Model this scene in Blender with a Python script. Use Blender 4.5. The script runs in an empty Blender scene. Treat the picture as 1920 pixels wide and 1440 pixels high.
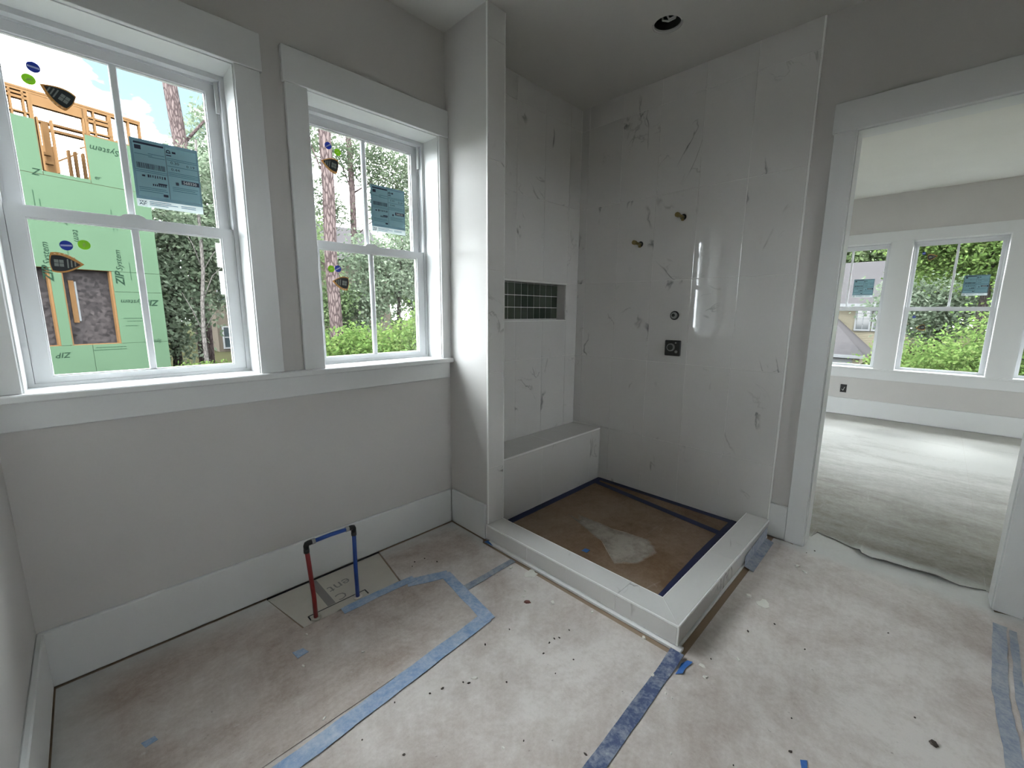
import bpy, bmesh, math, random
from mathutils import Vector, Matrix

# ---------------------------------------------------------------- camera, sky, sun, exposure
S = 1.123                      # metres per layout unit (layout: eye height 1.30)
sc = bpy.context.scene
C = sc.collection
sc.view_settings.view_transform = 'Standard'
sc.view_settings.look = 'None'
sc.view_settings.gamma = 1.0
sc.view_settings.use_curve_mapping = False
sc.view_settings.exposure = 4.62
sc.cycles.max_bounces = 12; sc.cycles.diffuse_bounces = 7; sc.cycles.glossy_bounces = 4; sc.cycles.transparent_max_bounces = 24

cam_d = bpy.data.cameras.new('camera')
cam_d.sensor_fit = 'HORIZONTAL'; cam_d.sensor_width = 36.0
cam_d.lens = 36.0 * 796.314 / 1920.0
cam_d.clip_start = 0.02; cam_d.clip_end = 400
cam = bpy.data.objects.new('camera', cam_d); C.objects.link(cam)
yaw, pitch, roll = math.radians(44.9347), math.radians(9.6275), math.radians(0.4285)
fwd = Vector((math.cos(yaw)*math.cos(pitch), math.sin(yaw)*math.cos(pitch), -math.sin(pitch)))
rgt = Vector((math.sin(yaw), -math.cos(yaw), 0)); upv = rgt.cross(fwd)
r2 = rgt*math.cos(roll) + upv*math.sin(roll); u2 = -rgt*math.sin(roll) + upv*math.cos(roll)
mw = Matrix.Identity(4)
for i in range(3):
    mw[i][0], mw[i][1], mw[i][2] = r2[i], u2[i], -fwd[i]
mw[2][3] = 1.30*S
cam.matrix_world = mw
sc.camera = cam

SKY = 1.0
world = bpy.data.worlds.new('sky'); sc.world = world; world.use_nodes = True
nt = world.node_tree; nt.nodes.clear()
def wn(t): return nt.nodes.new(t)
wo = wn('ShaderNodeOutputWorld'); bg = wn('ShaderNodeBackground'); bg.inputs['Strength'].default_value = SKY
tc = wn('ShaderNodeTexCoord'); mp = wn('ShaderNodeMapping'); mp.inputs['Scale'].default_value = (1.0, 1.0, 2.0)
mp.inputs['Location'].default_value = (19.54, 9.02, 3.16)
mp.inputs['Rotation'].default_value = (0, 0, math.radians(-11))
nz = wn('ShaderNodeTexNoise'); nz.inputs['Scale'].default_value = 2.6; nz.inputs['Detail'].default_value = 7; nz.inputs['Roughness'].default_value = 0.55
rp = wn('ShaderNodeValToRGB'); rp.color_ramp.elements[0].position = 0.405; rp.color_ramp.elements[1].position = 0.50
sx = wn('ShaderNodeSeparateXYZ'); gr = wn('ShaderNodeValToRGB')
gr.color_ramp.elements[0].position = 0.0; gr.color_ramp.elements[0].color = (0.85, 0.87, 0.88, 1); _e = gr.color_ramp.elements.new(0.16); _e.color = (0.040, 0.054, 0.060, 1)
gr.color_ramp.elements[-1].position = 0.6; gr.color_ramp.elements[-1].color = (0.020, 0.039, 0.050, 1)
mx = wn('ShaderNodeMix'); mx.data_type = 'RGBA'
mx.inputs[7].default_value = (1.13, 1.21, 1.27, 1)
nt.links.new(tc.outputs['Generated'], mp.inputs['Vector']); nt.links.new(mp.outputs['Vector'], nz.inputs['Vector'])
nt.links.new(nz.outputs['Fac'], rp.inputs['Fac']); nt.links.new(tc.outputs['Generated'], sx.inputs['Vector'])
nt.links.new(sx.outputs['Z'], gr.inputs['Fac']); nt.links.new(gr.outputs['Color'], mx.inputs[6])
nt.links.new(rp.outputs['Color'], mx.inputs[0]); nt.links.new(mx.outputs[2], bg.inputs['Color'])
nt.links.new(bg.outputs['Background'], wo.inputs['Surface'])

sun_d = bpy.data.lights.new('sun', 'SUN'); sun_d.energy = 0.30; sun_d.angle = math.radians(2.0); sun_d.color = (1.0, 0.95, 0.87)
sun = bpy.data.objects.new('sun', sun_d); C.objects.link(sun)
sun.rotation_euler = Vector((0.42, 0.52, -0.95)).to_track_quat('-Z', 'Y').to_euler()
sun.location = (-8, -10, 20)

# ---------------------------------------------------------------- materials
MATS = {}
def mat(name):
    m = bpy.data.materials.new(name); m.use_nodes = True
    n = m.node_tree; n.nodes.clear()
    o = n.nodes.new('ShaderNodeOutputMaterial'); b = n.nodes.new('ShaderNodeBsdfPrincipled')
    n.links.new(b.outputs[0], o.inputs[0]); MATS[name] = m
    return m, n, b, o
def noise(n, src, scale, detail=4, rough=0.55, sc3=None, dist=0.0):
    if sc3:
        mpn = n.nodes.new('ShaderNodeMapping'); mpn.inputs['Scale'].default_value = sc3
        n.links.new(src, mpn.inputs['Vector']); src = mpn.outputs['Vector']
    t = n.nodes.new('ShaderNodeTexNoise'); t.inputs['Scale'].default_value = scale
    t.inputs['Detail'].default_value = detail; t.inputs['Roughness'].default_value = rough; t.inputs['Distortion'].default_value = dist
    n.links.new(src, t.inputs['Vector']); return t.outputs['Fac']
def ramp(n, fac, p0, p1, c0=(0,0,0,1), c1=(1,1,1,1)):
    r = n.nodes.new('ShaderNodeValToRGB'); e = r.color_ramp.elements
    e[0].position = p0; e[1].position = p1; e[0].color = c0 if len(c0) == 4 else (*c0, 1); e[1].color = c1 if len(c1) == 4 else (*c1, 1)
    n.links.new(fac, r.inputs['Fac']); return r.outputs['Color']
def mixc(n, fac, a, b):
    m = n.nodes.new('ShaderNodeMix'); m.data_type = 'RGBA'
    for i, v in ((0, fac), (6, a), (7, b)):
        if isinstance(v, (int, float)): m.inputs[i].default_value = v
        elif isinstance(v, tuple): m.inputs[i].default_value = (*v[:3], 1)
        else: n.links.new(v, m.inputs[i])
    return m.outputs[2]
def math_(n, op, a, b=None, clamp=False):
    m = n.nodes.new('ShaderNodeMath'); m.operation = op; m.use_clamp = clamp
    for i, v in ((0, a), (1, b)):
        if v is None: continue
        if isinstance(v, (int, float)): m.inputs[i].default_value = v
        else: n.links.new(v, m.inputs[i])
    return m.outputs[0]
def coords(n, kind='Object'):
    return n.nodes.new('ShaderNodeTexCoord').outputs[kind]
def bump(n, b, h, strength=0.2, dist=0.01):
    k = n.nodes.new('ShaderNodeBump'); k.inputs['Strength'].default_value = strength; k.inputs['Distance'].default_value = dist
    n.links.new(h, k.inputs['Height']); n.links.new(k.outputs['Normal'], b.inputs['Normal'])

def paint(name, col, rough=0.6, var=0.04, bmp=0.05, nscale=3.0):
    m, n, b, o = mat(name); co = coords(n)
    d = tuple(max(0, c*(1-var)) for c in col); l = tuple(min(1, c*(1+var)) for c in col)
    n.links.new(mixc(n, noise(n, co, nscale, 3), d, l), b.inputs['Base Color'])
    b.inputs['Roughness'].default_value = rough
    if bmp: bump(n, b, noise(n, co, 180, 2), bmp, 0.002)
    return m
paint('wall_paint', (0.555, 0.54, 0.52), 0.75)
paint('trim_paint', (0.68, 0.69, 0.685), 0.38, 0.02, 0.02)
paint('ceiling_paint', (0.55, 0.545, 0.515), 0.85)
paint('ceiling_paint_lit', (0.78, 0.78, 0.74), 0.85)  # same ceiling paint, lightened to paint in the bedroom's brighter light
paint('vinyl', (0.62, 0.63, 0.64), 0.35, 0.01, 0)
paint('edge_trim', (0.86, 0.86, 0.84), 0.3, 0.01, 0)
paint('grout', (0.78, 0.77, 0.75), 0.8)
paint('caulk', (0.82, 0.82, 0.81), 0.6)
paint('black_plastic', (0.012, 0.012, 0.012), 0.35, 0.1, 0)
paint('dark_metal', (0.02, 0.02, 0.02), 0.5, 0.1, 0)
paint('subfloor', (0.30, 0.22, 0.15), 0.8, 0.2)
paint('cement_board', (0.56, 0.53, 0.47), 0.85, 0.08, 0.1, 9)
paint('print_grey', (0.25, 0.24, 0.23), 0.8, 0.2, 0)
paint('red_pipe', (0.22, 0.012, 0.012), 0.4, 0.25, 0, 30)
paint('blue_pipe', (0.012, 0.06, 0.30), 0.35, 0.25, 0, 30)
paint('chip_white', (0.78, 0.76, 0.70), 0.9, 0.1, 0, 60)
paint('chip_dark', (0.07, 0.055, 0.045), 0.9, 0.3, 0, 60)
paint('chip_red', (0.22, 0.09, 0.07), 0.9, 0.3, 0, 60)
paint('steel', (0.35, 0.35, 0.34), 0.35, 0.1, 0); MATS['steel'].node_tree.nodes['Principled BSDF'].inputs['Metallic'].default_value = 0.8
paint('brass', (0.30, 0.24, 0.10), 0.4, 0.2, 0); MATS['brass'].node_tree.nodes['Principled BSDF'].inputs['Metallic'].default_value = 0.9
paint('wire_white', (0.6, 0.6, 0.58), 0.5, 0.05, 0)

def marble():
    m, n, b, o = mat('marble_tile')
    oi = n.nodes.new('ShaderNodeObjectInfo'); co = coords(n)
    cmb = n.nodes.new('ShaderNodeCombineXYZ')
    n.links.new(math_(n, 'MULTIPLY', oi.outputs['Random'], 37.0), cmb.inputs[0])
    n.links.new(math_(n, 'MULTIPLY', oi.outputs['Random'], 91.0), cmb.inputs[1])
    n.links.new(math_(n, 'MULTIPLY', oi.outputs['Random'], 53.0), cmb.inputs[2])
    ad = n.nodes.new('ShaderNodeVectorMath'); ad.operation = 'ADD'; n.links.new(co, ad.inputs[0]); n.links.new(cmb.outputs[0], ad.inputs[1])
    v = ad.outputs[0]
    # thin veins: |noise-0.5| small, gated by a slower noise so that they come and go
    def vein(scale, w, g0, g1, dist, sc3):
        f = noise(n, v, scale, 5, 0.5, sc3, dist)
        a = math_(n, 'ABSOLUTE', math_(n, 'SUBTRACT', f, 0.5))
        line = ramp(n, a, 0.0, w, (1,1,1), (0,0,0))
        gate = ramp(n, noise(n, v, 3.2, 2), g0, g1)
        return math_(n, 'MULTIPLY', line, gate)
    v1 = vein(1.9, 0.011, 0.56, 0.66, 0.9, (1.0, 1.0, 0.55))
    v2 = vein(3.6, 0.016, 0.60, 0.72, 1.6, (0.7, 0.7, 1.0))
    base = mixc(n, noise(n, v, 4.0, 4), (0.650, 0.640, 0.622), (0.685, 0.675, 0.658))
    c1 = mixc(n, math_(n, 'MULTIPLY', v1, 0.85), base, (0.14, 0.14, 0.14))
    c2 = mixc(n, math_(n, 'MULTIPLY', v2, 0.55), c1, (0.22, 0.22, 0.215))
    n.links.new(c2, b.inputs['Base Color'])
    b.inputs['Roughness'].default_value = 0.02
    b.inputs['IOR'].default_value = 1.5
    bump(n, b, noise(n, v, 9.0, 2), 0.03, 0.002)
marble()

def green_mosaic():
    m, n, b, o = mat('green_mosaic'); oi = n.nodes.new('ShaderNodeObjectInfo')
    n.links.new(ramp(n, oi.outputs['Random'], 0, 1, (0.028, 0.040, 0.028), (0.075, 0.088, 0.066)), b.inputs['Base Color'])
    b.inputs['Roughness'].default_value = 0.12
green_mosaic()

def floor_board(name, c_brown, c_dust, dust0, dust1, spray=0.0, walls=(), streak=(1, 1, 1), speck=1.0, grad=None):
    m, n, b, o = mat(name); co = coords(n)
    d1 = noise(n, co, 1.7, 6, 0.62, streak, 0.6)
    d2 = noise(n, co, 14.0, 5, 0.7)
    d3 = noise(n, co, 55.0, 4, 0.75)
    f = math_(n, 'ADD', math_(n, 'MULTIPLY', d1, 0.62), math_(n, 'ADD', math_(n, 'MULTIPLY', d2, 0.25), math_(n, 'MULTIPLY', d3, 0.18)))
    if grad:                       # dust mix whitened along x, painting light falloff and sheen towards the windows
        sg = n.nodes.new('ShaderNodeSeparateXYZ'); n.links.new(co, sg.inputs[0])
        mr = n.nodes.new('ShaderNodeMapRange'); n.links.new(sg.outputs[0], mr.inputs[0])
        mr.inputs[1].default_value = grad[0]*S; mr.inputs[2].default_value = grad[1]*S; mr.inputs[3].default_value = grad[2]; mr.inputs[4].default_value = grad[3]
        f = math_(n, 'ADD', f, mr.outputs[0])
    c = mixc(n, ramp(n, f, dust0, dust1), c_brown, c_dust)
    # scuffs and drips of joint compound
    sp = ramp(n, noise(n, co, 9.0, 6, 0.7, None, 1.2), 0.66, 0.73)
    c = mixc(n, math_(n, 'MULTIPLY', sp, 0.55*speck), c, (0.66, 0.64, 0.61))
    sk = ramp(n, noise(n, co, 4.0, 5, 0.6, (0.5, 3.0, 1), 0.8), 0.64, 0.72)
    c = mixc(n, math_(n, 'MULTIPLY', sk, 0.30*speck), c, (0.60, 0.56, 0.54))
    dk = ramp(n, noise(n, co, 38.0, 3, 0.6), 0.70, 0.76)
    c = mixc(n, math_(n, 'MULTIPLY', dk, 0.5*speck), c, (0.16, 0.13, 0.11))
    if spray and walls:
        s3 = n.nodes.new('ShaderNodeSeparateXYZ'); n.links.new(co, s3.inputs[0])
        wob = math_(n, 'MULTIPLY', math_(n, 'SUBTRACT', noise(n, co, 6, 4), 0.5), 0.10)
        for ax, pos, sgn, wid, lo, hi in walls:
            dd = math_(n, 'MULTIPLY', math_(n, 'SUBTRACT', s3.outputs[ax], pos*S), sgn)
            k = ramp(n, math_(n, 'ADD', dd, wob), 0.0, wid, (1,1,1), (0,0,0))
            if lo is not None:
                oth = s3.outputs[1-ax]
                k = math_(n, 'MULTIPLY', k, math_(n, 'MULTIPLY', math_(n, 'GREATER_THAN', oth, lo*S), math_(n, 'LESS_THAN', oth, hi*S)))
            c = mixc(n, math_(n, 'MULTIPLY', k, spray), c, (0.62, 0.63, 0.615))
    n.links.new(c, b.inputs['Base Color'])
    b.inputs['Roughness'].default_value = 0.72
    bump(n, b, math_(n, 'ADD', d2, math_(n, 'MULTIPLY', noise(n, co, 2.2, 3), 2.0)), 0.25, 0.012)
floor_board('board_main', (0.37, 0.295, 0.25), (0.70, 0.65, 0.615), 0.34, 0.60, 0.75,
            ((0, 2.752, -1, 0.12, None, None), (1, 2.03, -1, 0.15, None, None), (0, -0.232, 1, 0.10, None, None), (0, 1.497, -1, 0.10, 1.66, 2.04)))
floor_board('board_vanity', (0.36, 0.285, 0.235), (0.68, 0.63, 0.59), 0.40, 0.68, 0.85,
            ((1, 2.036, -1, 0.19, None, None), (0, -0.232, 1, 0.20, None, None)), (0.8, 1.5, 1))
floor_board('board_shower', (0.17, 0.10, 0.05), (0.38, 0.30, 0.23), 0.42, 0.78, 0, (), (0.8, 0.8, 1), 0.45)
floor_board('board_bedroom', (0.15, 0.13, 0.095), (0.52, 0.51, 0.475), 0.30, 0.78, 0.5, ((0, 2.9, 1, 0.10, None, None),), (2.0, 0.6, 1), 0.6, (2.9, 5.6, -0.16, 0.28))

def tape_mat(name, blue, dust, d0, d1):
    m, n, b, o = mat(name); co = coords(n)
    f = math_(n, 'ADD', math_(n, 'MULTIPLY', noise(n, co, 11, 6, 0.7, None, 0.8), 0.6), math_(n, 'MULTIPLY', noise(n, co, 60, 4, 0.7), 0.4))
    n.links.new(mixc(n, ramp(n, f, d0, d1), blue, dust), b.inputs['Base Color']); b.inputs['Roughness'].default_value = 0.6
    bump(n, b, noise(n, co, 45, 3), 0.3, 0.003)
tape_mat('tape_dusty', (0.19, 0.31, 0.53), (0.50, 0.56, 0.64), 0.38, 0.66)
tape_mat('tape_worn', (0.065, 0.095, 0.20), (0.42, 0.45, 0.50), 0.44, 0.70)
tape_mat('tape_grey', (0.17, 0.22, 0.32), (0.45, 0.46, 0.48), 0.36, 0.64)
tape_mat('tape_navy', (0.012, 0.018, 0.070), (0.10, 0.11, 0.17), 0.55, 0.8)
tape_mat('tape_clean', (0.03, 0.14, 0.45), (0.10, 0.24, 0.55), 0.5, 0.8)

def smear():
    m, n, b, o = mat('plaster_smear'); co = coords(n)
    b.inputs['Base Color'].default_value = (0.60, 0.56, 0.49, 1); b.inputs['Roughness'].default_value = 0.9
    t = n.nodes.new('ShaderNodeBsdfTransparent'); mxs = n.nodes.new('ShaderNodeMixShader')
    at = n.nodes.new('ShaderNodeAttribute'); at.attribute_name = 'dens'
    f = math_(n, 'ADD', at.outputs['Fac'], math_(n, 'MULTIPLY', math_(n, 'SUBTRACT', noise(n, co, 14, 5, 0.7), 0.5), 0.8))
    n.links.new(ramp(n, f, 0.22, 0.78, (0,0,0), (0.62,0.62,0.62)), mxs.inputs[0]); n.links.new(t.outputs[0], mxs.inputs[1]); n.links.new(b.outputs[0], mxs.inputs[2])
    n.links.new(mxs.outputs[0], o.inputs[0])
smear()

def glass():
    m, n, b, o = mat('glass'); n.nodes.remove(b)
    t = n.nodes.new('ShaderNodeBsdfTransparent'); t.inputs[0].default_value = (0.985, 0.99, 0.985, 1)
    g = n.nodes.new('ShaderNodeBsdfGlossy'); g.inputs['Roughness'].default_value = 0.01; g.inputs['Color'].default_value = (0.9, 0.9, 0.9, 1)
    lw_ = n.nodes.new('ShaderNodeLayerWeight'); lw_.inputs['Blend'].default_value = 0.5
    fr_ = math_(n, 'ADD', math_(n, 'MULTIPLY', math_(n, 'POWER', lw_.outputs['Facing'], 5.0), 0.85), 0.03)
    mxs = n.nodes.new('ShaderNodeMixShader')
    n.links.new(fr_, mxs.inputs[0]); n.links.new(t.outputs[0], mxs.inputs[1]); n.links.new(g.outputs[0], mxs.inputs[2]); n.links.new(mxs.outputs[0], o.inputs[0])
glass()

def film(name, col, trans=0.55, rough=0.4):
    m, n, b, o = mat(name); b.inputs['Base Color'].default_value = (*col, 1); b.inputs['Roughness'].default_value = rough
    t = n.nodes.new('ShaderNodeBsdfTranslucent'); t.inputs[0].default_value = (*col, 1)
    mxs = n.nodes.new('ShaderNodeMixShader'); mxs.inputs[0].default_value = trans
    n.links.new(b.outputs[0], mxs.inputs[1]); n.links.new(t.outputs[0], mxs.inputs[2]); n.links.new(mxs.outputs[0], o.inputs[0])
film('label_teal', (0.30, 0.52, 0.58), 0.35); film('label_edge', (0.17, 0.27, 0.31), 0.3); film('label_white', (0.62, 0.66, 0.66), 0.35)
film('label_ink', (0.012, 0.02, 0.05), 0.1); film('label_line', (0.05, 0.16, 0.24), 0.2)
film('sticker_blue', (0.02, 0.05, 0.30), 0.3); film('sticker_green', (0.24, 0.42, 0.03), 0.4); film('sticker_pale', (0.55, 0.60, 0.85), 0.4)
film('sticker_lime', (0.42, 0.55, 0.16), 0.4); film('sticker_gold', (0.42, 0.25, 0.09), 0.3); film('sticker_black', (0.01, 0.015, 0.02), 0.05)
film('sticker_grey', (0.24, 0.27, 0.25), 0.2); film('sticker_cream', (0.66, 0.52, 0.38), 0.3)

def wood(name, c0, c1, sc3=(1, 1, 6)):
    m, n, b, o = mat(name); co = coords(n)
    f = noise(n, co, 3.0, 5, 0.6, sc3)
    n.links.new(mixc(n, f, c0, c1), b.inputs['Base Color']); b.inputs['Roughness'].default_value = 0.8
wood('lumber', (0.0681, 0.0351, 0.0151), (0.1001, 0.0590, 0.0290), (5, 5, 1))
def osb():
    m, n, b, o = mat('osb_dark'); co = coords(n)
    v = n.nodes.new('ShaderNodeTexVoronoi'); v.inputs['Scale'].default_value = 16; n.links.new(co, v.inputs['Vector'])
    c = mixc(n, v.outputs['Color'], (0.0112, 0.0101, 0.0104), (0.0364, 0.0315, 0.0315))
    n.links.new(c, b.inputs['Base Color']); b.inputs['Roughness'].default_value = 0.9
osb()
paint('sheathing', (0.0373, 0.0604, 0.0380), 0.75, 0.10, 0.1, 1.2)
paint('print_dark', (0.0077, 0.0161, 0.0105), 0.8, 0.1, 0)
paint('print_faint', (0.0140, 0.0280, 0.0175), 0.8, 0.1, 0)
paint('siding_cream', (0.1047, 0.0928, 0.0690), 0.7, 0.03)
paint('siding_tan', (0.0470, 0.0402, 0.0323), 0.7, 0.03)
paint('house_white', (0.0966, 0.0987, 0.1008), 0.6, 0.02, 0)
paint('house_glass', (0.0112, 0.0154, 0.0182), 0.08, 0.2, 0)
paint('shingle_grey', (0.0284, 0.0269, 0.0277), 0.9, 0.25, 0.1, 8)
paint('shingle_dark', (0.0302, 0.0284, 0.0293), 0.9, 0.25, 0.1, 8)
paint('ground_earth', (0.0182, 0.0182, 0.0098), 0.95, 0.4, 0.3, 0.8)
def bark(name, c0, c1, sc3):
    m, n, b, o = mat(name); co = coords(n)
    v = n.nodes.new('ShaderNodeTexVoronoi'); v.feature = 'DISTANCE_TO_EDGE'; v.inputs['Scale'].default_value = 7
    mpn = n.nodes.new('ShaderNodeMapping'); mpn.inputs['Scale'].default_value = sc3; n.links.new(co, mpn.inputs[0]); n.links.new(mpn.outputs[0], v.inputs['Vector'])
    f = ramp(n, v.outputs['Distance'], 0.02, 0.2)
    n.links.new(mixc(n, f, c0, mixc(n, noise(n, co, 5, 4), c1, tuple(min(1, k*1.25) for k in c1))), b.inputs['Base Color']); b.inputs['Roughness'].default_value = 0.95
    bump(n, b, f, 0.6, 0.02)
bark('bark_pine', (0.0237, 0.0173, 0.0173), (0.0601, 0.0464, 0.0446), (2.2, 2.2, 0.6))
bark('bark_pale', (0.0400, 0.0364, 0.0337), (0.0655, 0.0601, 0.0564), (3, 3, 1.0))
bark('bark_dark', (0.0112, 0.0098, 0.0084), (0.0252, 0.0217, 0.0196), (2, 2, 0.7))
def leaf(name, c0, c1, c2):
    m, n, b, o = mat(name)
    at = n.nodes.new('ShaderNodeAttribute'); at.attribute_name = 'tint'
    r = n.nodes.new('ShaderNodeValToRGB'); e = r.color_ramp.elements
    e[0].position = 0.0; e[0].color = (*c0, 1); e[1].position = 1.0; e[1].color = (*c2, 1); k = r.color_ramp.elements.new(0.55); k.color = (*c1, 1)
    n.links.new(at.outputs['Fac'], r.inputs['Fac']); n.links.new(r.outputs[0], b.inputs['Base Color']); b.inputs['Roughness'].default_value = 0.6
    t = n.nodes.new('ShaderNodeBsdfTranslucent'); n.links.new(r.outputs[0], t.inputs[0])
    mxs = n.nodes.new('ShaderNodeMixShader'); mxs.inputs[0].default_value = 0.45
    n.links.new(b.outputs[0], mxs.inputs[1]); n.links.new(t.outputs[0], mxs.inputs[2]); n.links.new(mxs.outputs[0], o.inputs[0])
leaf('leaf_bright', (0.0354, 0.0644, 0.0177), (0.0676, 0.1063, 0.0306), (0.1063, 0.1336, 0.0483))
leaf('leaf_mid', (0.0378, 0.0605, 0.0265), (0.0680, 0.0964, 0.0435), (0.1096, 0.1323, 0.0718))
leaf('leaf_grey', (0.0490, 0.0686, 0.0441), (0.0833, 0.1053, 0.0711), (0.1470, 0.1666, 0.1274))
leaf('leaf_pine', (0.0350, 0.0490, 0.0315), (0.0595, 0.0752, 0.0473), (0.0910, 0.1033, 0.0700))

for k_ in ('sheathing', 'print_dark', 'print_faint', 'siding_cream', 'siding_tan', 'house_white', 'shingle_grey', 'shingle_dark', 'ground_earth', 'lumber', 'osb_dark', 'bark_pine', 'bark_pale', 'bark_dark', 'leaf_bright', 'leaf_mid', 'leaf_grey', 'leaf_pine'):
    MATS[k_].node_tree.nodes['Principled BSDF'].inputs['Specular IOR Level'].default_value = 0.0

# ---------------------------------------------------------------- mesh helpers (layout units, scaled by S on build)
class MB:
    def __init__(s, xf=None): s.v = []; s.f = []; s.xf = xf
    def add(s, vs, fs):
        o = len(s.v)
        s.v += [s.xf(*p) for p in vs] if s.xf else [tuple(p) for p in vs]
        s.f += [tuple(i+o for i in f) for f in fs]; return s
    def box(s, x0, x1, y0, y1, z0, z1, ch=0.0):
        if x0 > x1: x0, x1 = x1, x0
        if y0 > y1: y0, y1 = y1, y0
        if z0 > z1: z0, z1 = z1, z0
        if ch <= 0:
            return s.add([(x0,y0,z0),(x1,y0,z0),(x1,y1,z0),(x0,y1,z0),(x0,y0,z1),(x1,y0,z1),(x1,y1,z1),(x0,y1,z1)],
                         [(3,2,1,0),(4,5,6,7),(0,1,5,4),(1,2,6,5),(2,3,7,6),(3,0,4,7)])
        c = min(ch, (x1-x0)*.45, (y1-y0)*.45, (z1-z0)*.45)
        bm = bmesh.new(); bmesh.ops.create_cube(bm, size=1.0)
        for v in bm.verts:
            v.co = Vector(((x0+x1)/2 + v.co.x*(x1-x0), (y0+y1)/2 + v.co.y*(y1-y0), (z0+z1)/2 + v.co.z*(z1-z0)))
        bmesh.ops.bevel(bm, geom=bm.edges[:], offset=c, segments=1, affect='EDGES')
        return s.bm(bm)
    def bm(s, bm):
        bm.verts.index_update()
        s.add([tuple(v.co) for v in bm.verts], [tuple(v.index for v in f.verts) for f in bm.faces]); bm.free(); return s
    def prism(s, poly, z0, z1, axis='z'):
        n = len(poly); area = sum(poly[i][0]*poly[(i+1)%n][1]-poly[(i+1)%n][0]*poly[i][1] for i in range(n))
        if area < 0: poly = poly[::-1]
        def P(a, b, c): return {'z': (a,b,c), 'y': (a,c,b), 'x': (c,a,b)}[axis]
        vs = [P(a,b,z0) for a,b in poly] + [P(a,b,z1) for a,b in poly]
        fs = [tuple(range(n-1,-1,-1)), tuple(range(n,2*n))] + [(i,(i+1)%n,n+(i+1)%n,n+i) for i in range(n)]
        if axis == 'y': fs = [f[::-1] for f in fs]
        return s.add(vs, fs)
    def tube(s, pts, rad, n=10, cap=True):
        pts = [Vector(p) for p in pts]; rad = rad if isinstance(rad, (list, tuple)) else [rad]*len(pts)
        vs = []; fs = []; up = None
        for i, p in enumerate(pts):
            t = (pts[min(i+1,len(pts)-1)] - pts[max(i-1,0)]).normalized()
            if up is None: up = Vector((0,0,1)) if abs(t.z) < 0.9 else Vector((1,0,0))
            a = t.cross(up).normalized(); b = t.cross(a).normalized(); up = -b if False else up
            for k in range(n):
                q = p + (a*math.cos(2*math.pi*k/n) + b*math.sin(2*math.pi*k/n))*rad[i]; vs.append(tuple(q))
        for i in range(len(pts)-1):
            for k in range(n):
                fs.append((i*n+k, i*n+(k+1)%n, (i+1)*n+(k+1)%n, (i+1)*n+k))
        if cap: fs += [tuple(range(n-1,-1,-1)), tuple((len(pts)-1)*n+k for k in range(n))]
        return s.add(vs, fs)
    def ring_rect(s, x0, x1, z0, z1, wl, wr, wb, wt, y0, y1):
        s.box(x0, x0+wl, y0, y1, z0, z1); s.box(x1-wr, x1, y0, y1, z0, z1)
        s.box(x0+wl, x1-wr, y0, y1, z0, z0+wb); s.box(x0+wl, x1-wr, y0, y1, z1-wt, z1); return s
    def build(s, name, m, parent=None, smooth=False, origin=None):
        me = bpy.data.meshes.new(name); o3 = Vector(origin)*S if origin else Vector((0,0,0))
        me.from_pydata([tuple(Vector(p)*S - o3) for p in s.v], [], s.f); me.update()
        bmx = bmesh.new(); bmx.from_mesh(me); bmesh.ops.recalc_face_normals(bmx, faces=bmx.faces); bmx.to_mesh(me); bmx.free()
        if smooth:
            for p in me.polygons: p.use_smooth = True
        me.materials.append(MATS[m])
        ob = bpy.data.objects.new(name, me); C.objects.link(ob); ob.location = o3
        if parent is not None:
            ob.parent = parent; ob.location = o3 - (parent.location if parent.type == 'EMPTY' or parent.parent is None else parent.matrix_world.translation)
            if parent.parent is not None: ob.location = o3 - parent.location - parent.parent.location
        return ob
def tag(o, label, cat, group=None, kind=None):
    o['label'] = label; o['category'] = cat
    if group: o['group'] = group
    if kind: o['kind'] = kind
    return o
def empty(name, loc, label, cat, group=None, kind=None):
    o = bpy.data.objects.new(name, None); C.objects.link(o); o.location = Vector(loc)*S; o.empty_display_size = 0.1
    return tag(o, label, cat, group, kind)
def struct(o, label, cat): return tag(o, label, cat, None, 'structure')

_txt = {}
def text_geo(body, shear=0.0, bold=0.0):
    key = (body, shear, bold)
    if key not in _txt:
        cu = bpy.data.curves.new('t', 'FONT'); cu.body = body; cu.size = 1.0; cu.shear = shear; cu.offset = bold; cu.resolution_u = 2
        ob = bpy.data.objects.new('t', cu); C.objects.link(ob)
        dg = bpy.context.evaluated_depsgraph_get(); me = bpy.data.meshes.new_from_object(ob.evaluated_get(dg))
        _txt[key] = ([tuple(v.co) for v in me.vertices], [tuple(p.vertices) for p in me.polygons])
        bpy.data.objects.remove(ob); bpy.data.curves.remove(cu); bpy.data.meshes.remove(me)
    return _txt[key]
def put_text(mb, body, x, z, y, size, ang=0.0, shear=0.0, sx=1.0, bold=0.0):
    """flat lettering in the local x-z plane at depth y (x to the viewer's right)"""
    vs, fs = text_geo(body, shear, bold); ca, sa = math.cos(ang), math.sin(ang)
    mb.add([(x + (p[0]*sx*ca - p[1]*sa)*size, y, z + (p[0]*sx*sa + p[1]*ca)*size) for p in vs], fs)

# ---------------------------------------------------------------- room shell
YN, XW, XE, ZC = 2.036, -0.232, 2.752, 2.745
XST0, XST1, YST = 1.515, 1.637, 1.695
TE, TN = 2.742, 2.030            # tile faces, east and north shower walls
YB, ZB = 1.766, 0.420            # bench front and top
WZ0, WZ1 = 1.033, 2.225
WL, WR, WW = -0.160, 0.783, 0.674
NX0, NX1, NZ0, NZ1 = 1.869, 2.604, 1.242, 1.506   # niche

b = MB(); b.box(-0.6, 2.87, -2.3, 2.3, -0.30, -0.006); struct(b.build('floor', 'subfloor'), 'rough subfloor under the protective boards', 'floor')
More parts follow.
